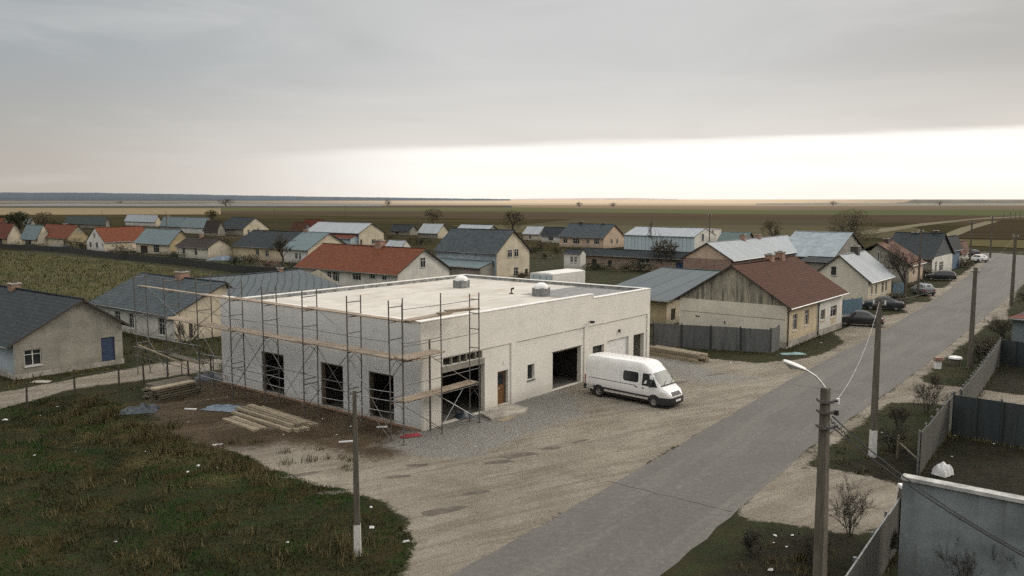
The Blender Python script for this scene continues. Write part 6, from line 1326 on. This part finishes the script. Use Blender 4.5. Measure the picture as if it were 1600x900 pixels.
def inside_np(x, y, polys):
    r_ = np.zeros(x.shape, bool)
    for p in polys: r_ |= sdf(x, y, p) > 0
    return r_
RG = np.random.default_rng(5)
def blades(name, label, x, y, hgt, wid, cols, bend=.5):
    n = len(x); a_ = RG.uniform(0, 2 * np.pi, n); b_ = RG.uniform(0, 2 * np.pi, n); hh = hgt * RG.uniform(.4, 1.25, n); ww = wid * RG.uniform(.6, 1.3, n); bd = hh * bend * RG.uniform(.2, 1.2, n)
    dx, dy = np.cos(a_) * ww / 2, np.sin(a_) * ww / 2; tx, ty = x + np.cos(b_) * bd, y + np.sin(b_) * bd; z = np.zeros(n)
    V = np.stack([np.stack([x - dx, y - dy, z], -1), np.stack([x + dx, y + dy, z], -1), np.stack([tx, ty, hh], -1)], 1).reshape(-1, 3); q = np.arange(3 * n).reshape(-1, 3)
    ca = np.repeat(cols, 3, axis=0); m, nt, bs, N, L = newmat(name + "_blade"); at = N.new("ShaderNodeAttribute"); at.attribute_name = "tint"; L.new(at.outputs["Color"], bs.inputs["Base Color"]); bs.inputs["Roughness"].default_value = .9; bs.inputs["Specular IOR Level"].default_value = .1
    o = np_mesh(name, V, q, m, {"tint": ca}); return tag(o, label, "grass", None, "stuff")
def cnoise(x, y, s, seed=0): return np.array([mnoise.noise((a * s, b * s, seed)) for a, b in zip(x, y)])
def scatter(n, pxpoly, excl):
    P = poly_px(pxpoly); xs, ys = [q[0] for q in P], [q[1] for q in P]; x = RG.uniform(min(xs), max(xs), n); y = RG.uniform(min(ys), max(ys), n); k = inside_np(x, y, [P]) & ~inside_np(x, y, excl); return x[k], y[k]
def colour(x, y, base, green, gold, s=.35, t=(.05, .12)):
    n1 = cnoise(x, y, s, 1); n2 = cnoise(x, y, s * 2.3, 7); c = np.tile(np.array([*base, 1.0]), (len(x), 1)); c[n1 > t[0]] = [*green, 1]; c[n2 > t[1]] = [*gold, 1]; c[:, :3] *= RG.uniform(.55, 1.5, (len(x), 1)); return c
EX = TAN + MUD + [poly_px(ROADPX)]
x, y = scatter(150000, [(-60, 1000), (-60, 640), (120, 615), (230, 640), (345, 700), (500, 755), (600, 785), (652, 850), (560, 1000)], EX)
hN = np.clip(.10 + .12 * np.array(cnoise(x, y, .45, 3)), .05, .3)
blades("meadow_grass", "rough dark green and brown meadow grass on the left foreground", x, y, hN, .035, colour(x, y, (.024, .025, .007), (.020, .050, .007), (.068, .052, .018)))
# tall dry tussocks along the edge of the mud and around the pole
tx, ty, th_ = [], [], []
tus = [(u + rnd.uniform(-10, 10), v + rnd.uniform(-8, 8), .8) for u, v in ((130, 640), (150, 655), (170, 650), (190, 640), (205, 668), (150, 628), (175, 690), (210, 690), (230, 665), (245, 690), (260, 700), (120, 650), (140, 665), (185, 675), (230, 680), (265, 672), (95, 655))] * 3 + \
      [(rnd.uniform(215, 420), 0, .45) for _ in range(80)] + [(rnd.uniform(0, 560), rnd.uniform(690, 890), rnd.uniform(.25, .6)) for _ in range(80)] + [(542, 858, .9), (548, 865, .8), (575, 850, .5), (535, 848, .6), (555, 872, .5)] * 2 + [(rnd.uniform(1150, 1300), rnd.uniform(850, 900), .3) for _ in range(14)] + [(rnd.uniform(1270, 1400), rnd.uniform(690, 740), .25) for _ in range(16)]
for line in (((1020, 542), (1204, 553.5), (1220, 549)), ((1487, 682), (1600, 701)), ((1436, 742), (1487, 670)), ((1500, 661), (1562, 568)), ((1330, 990), (1404, 856)), ((1232, 548), (1316, 505)), ((20, 598), (193, 572)), ((150, 512), (272, 540)), ((42, 641), (330, 584)), ((1357, 481), (1392, 465))):
    for (ua, va), (ub, vb) in zip(line, line[1:]):
        k_ = int((G(ub, vb) - G(ua, va)).length / .45)
        for j in range(k_): t = (j + rnd.random()) / k_; tus.append((ua + (ub - ua) * t, va + (vb - va) * t + rnd.uniform(0, 1.5), rnd.uniform(.12, .42)))
for u, v, s in tus:
    if v == 0: v = 668 + (u - 215) * .40 + rnd.uniform(-12, 14)
    p = G(u, v); k = int(60 * s + 12); tx += list(p.x + RG.normal(0, .25 * s + .05, k)); ty += list(p.y + RG.normal(0, .25 * s + .05, k)); th_ += [s * .75] * k
x, y = np.array(tx), np.array(ty); c = np.tile([.135, .112, .058, 1.0], (len(x), 1)); c[:, :3] *= RG.uniform(.5, 1.35, (len(x), 1)); c[RG.random(len(x)) < .3] = [.028, .027, .010, 1]
blades("dry_tussocks", "tall dry golden grass tussocks along the muddy edge and pole foot", x, y, np.array(th_), .03, c, .45)
x, y = scatter(60000, [(1040, 1000), (1200, 818), (1260, 727), (1362, 640), (1440, 580), (1550, 470), (1640, 440), (1700, 600), (1700, 1000)], EX)
blades("verge_grass", "short dark grass on the verges right of the road", x, y, .12, .03, colour(x, y, (.021, .025, .007), (.019, .046, .007), (.058, .044, .016)))
x, y = scatter(110000, [(-700, 384), (0, 393), (180, 410), (370, 434), (620, 452), (620, 480), (450, 560), (345, 562), (200, 575), (0, 612), (-200, 620), (-700, 500)], EX)
blades("field_grass", "overgrown yellowish field grass behind the foreground houses", x, y, .42, .13, colour(x, y, (.052, .050, .016), (.032, .046, .012), (.092, .076, .030), .12) * np.concatenate([np.repeat((1 + .9 * cnoise(x * .12, y * 1.0, .22, 11))[:, None], 3, 1), np.ones((len(x), 1))], 1))
x, y = scatter(40000, [(1010, 538), (1200, 545), (1240, 560), (1330, 540), (1400, 500), (1500, 440), (1560, 405), (1500, 395), (1390, 440), (1300, 500), (1200, 520)], EX)
blades("yard_grass", "thin grass in the front yards left of the road", x, y, .14, .05, colour(x, y, (.026, .024, .009), (.022, .034, .009), (.07, .052, .022)))

# ------------------------------------------------------------------ render settings
scene.view_settings.view_transform = 'Standard'; scene.view_settings.look = 'None'; scene.view_settings.exposure = 0
scene.cycles.use_denoising = False; scene.cycles.use_adaptive_sampling = True; scene.cycles.adaptive_threshold = .03; scene.cycles.adaptive_min_samples = 20
scene.cycles.sample_clamp_indirect = 2.0; scene.cycles.sample_clamp_direct = 4.0; scene.cycles.max_bounces = 6; scene.cycles.diffuse_bounces = 3; scene.cycles.transparent_max_bounces = 4
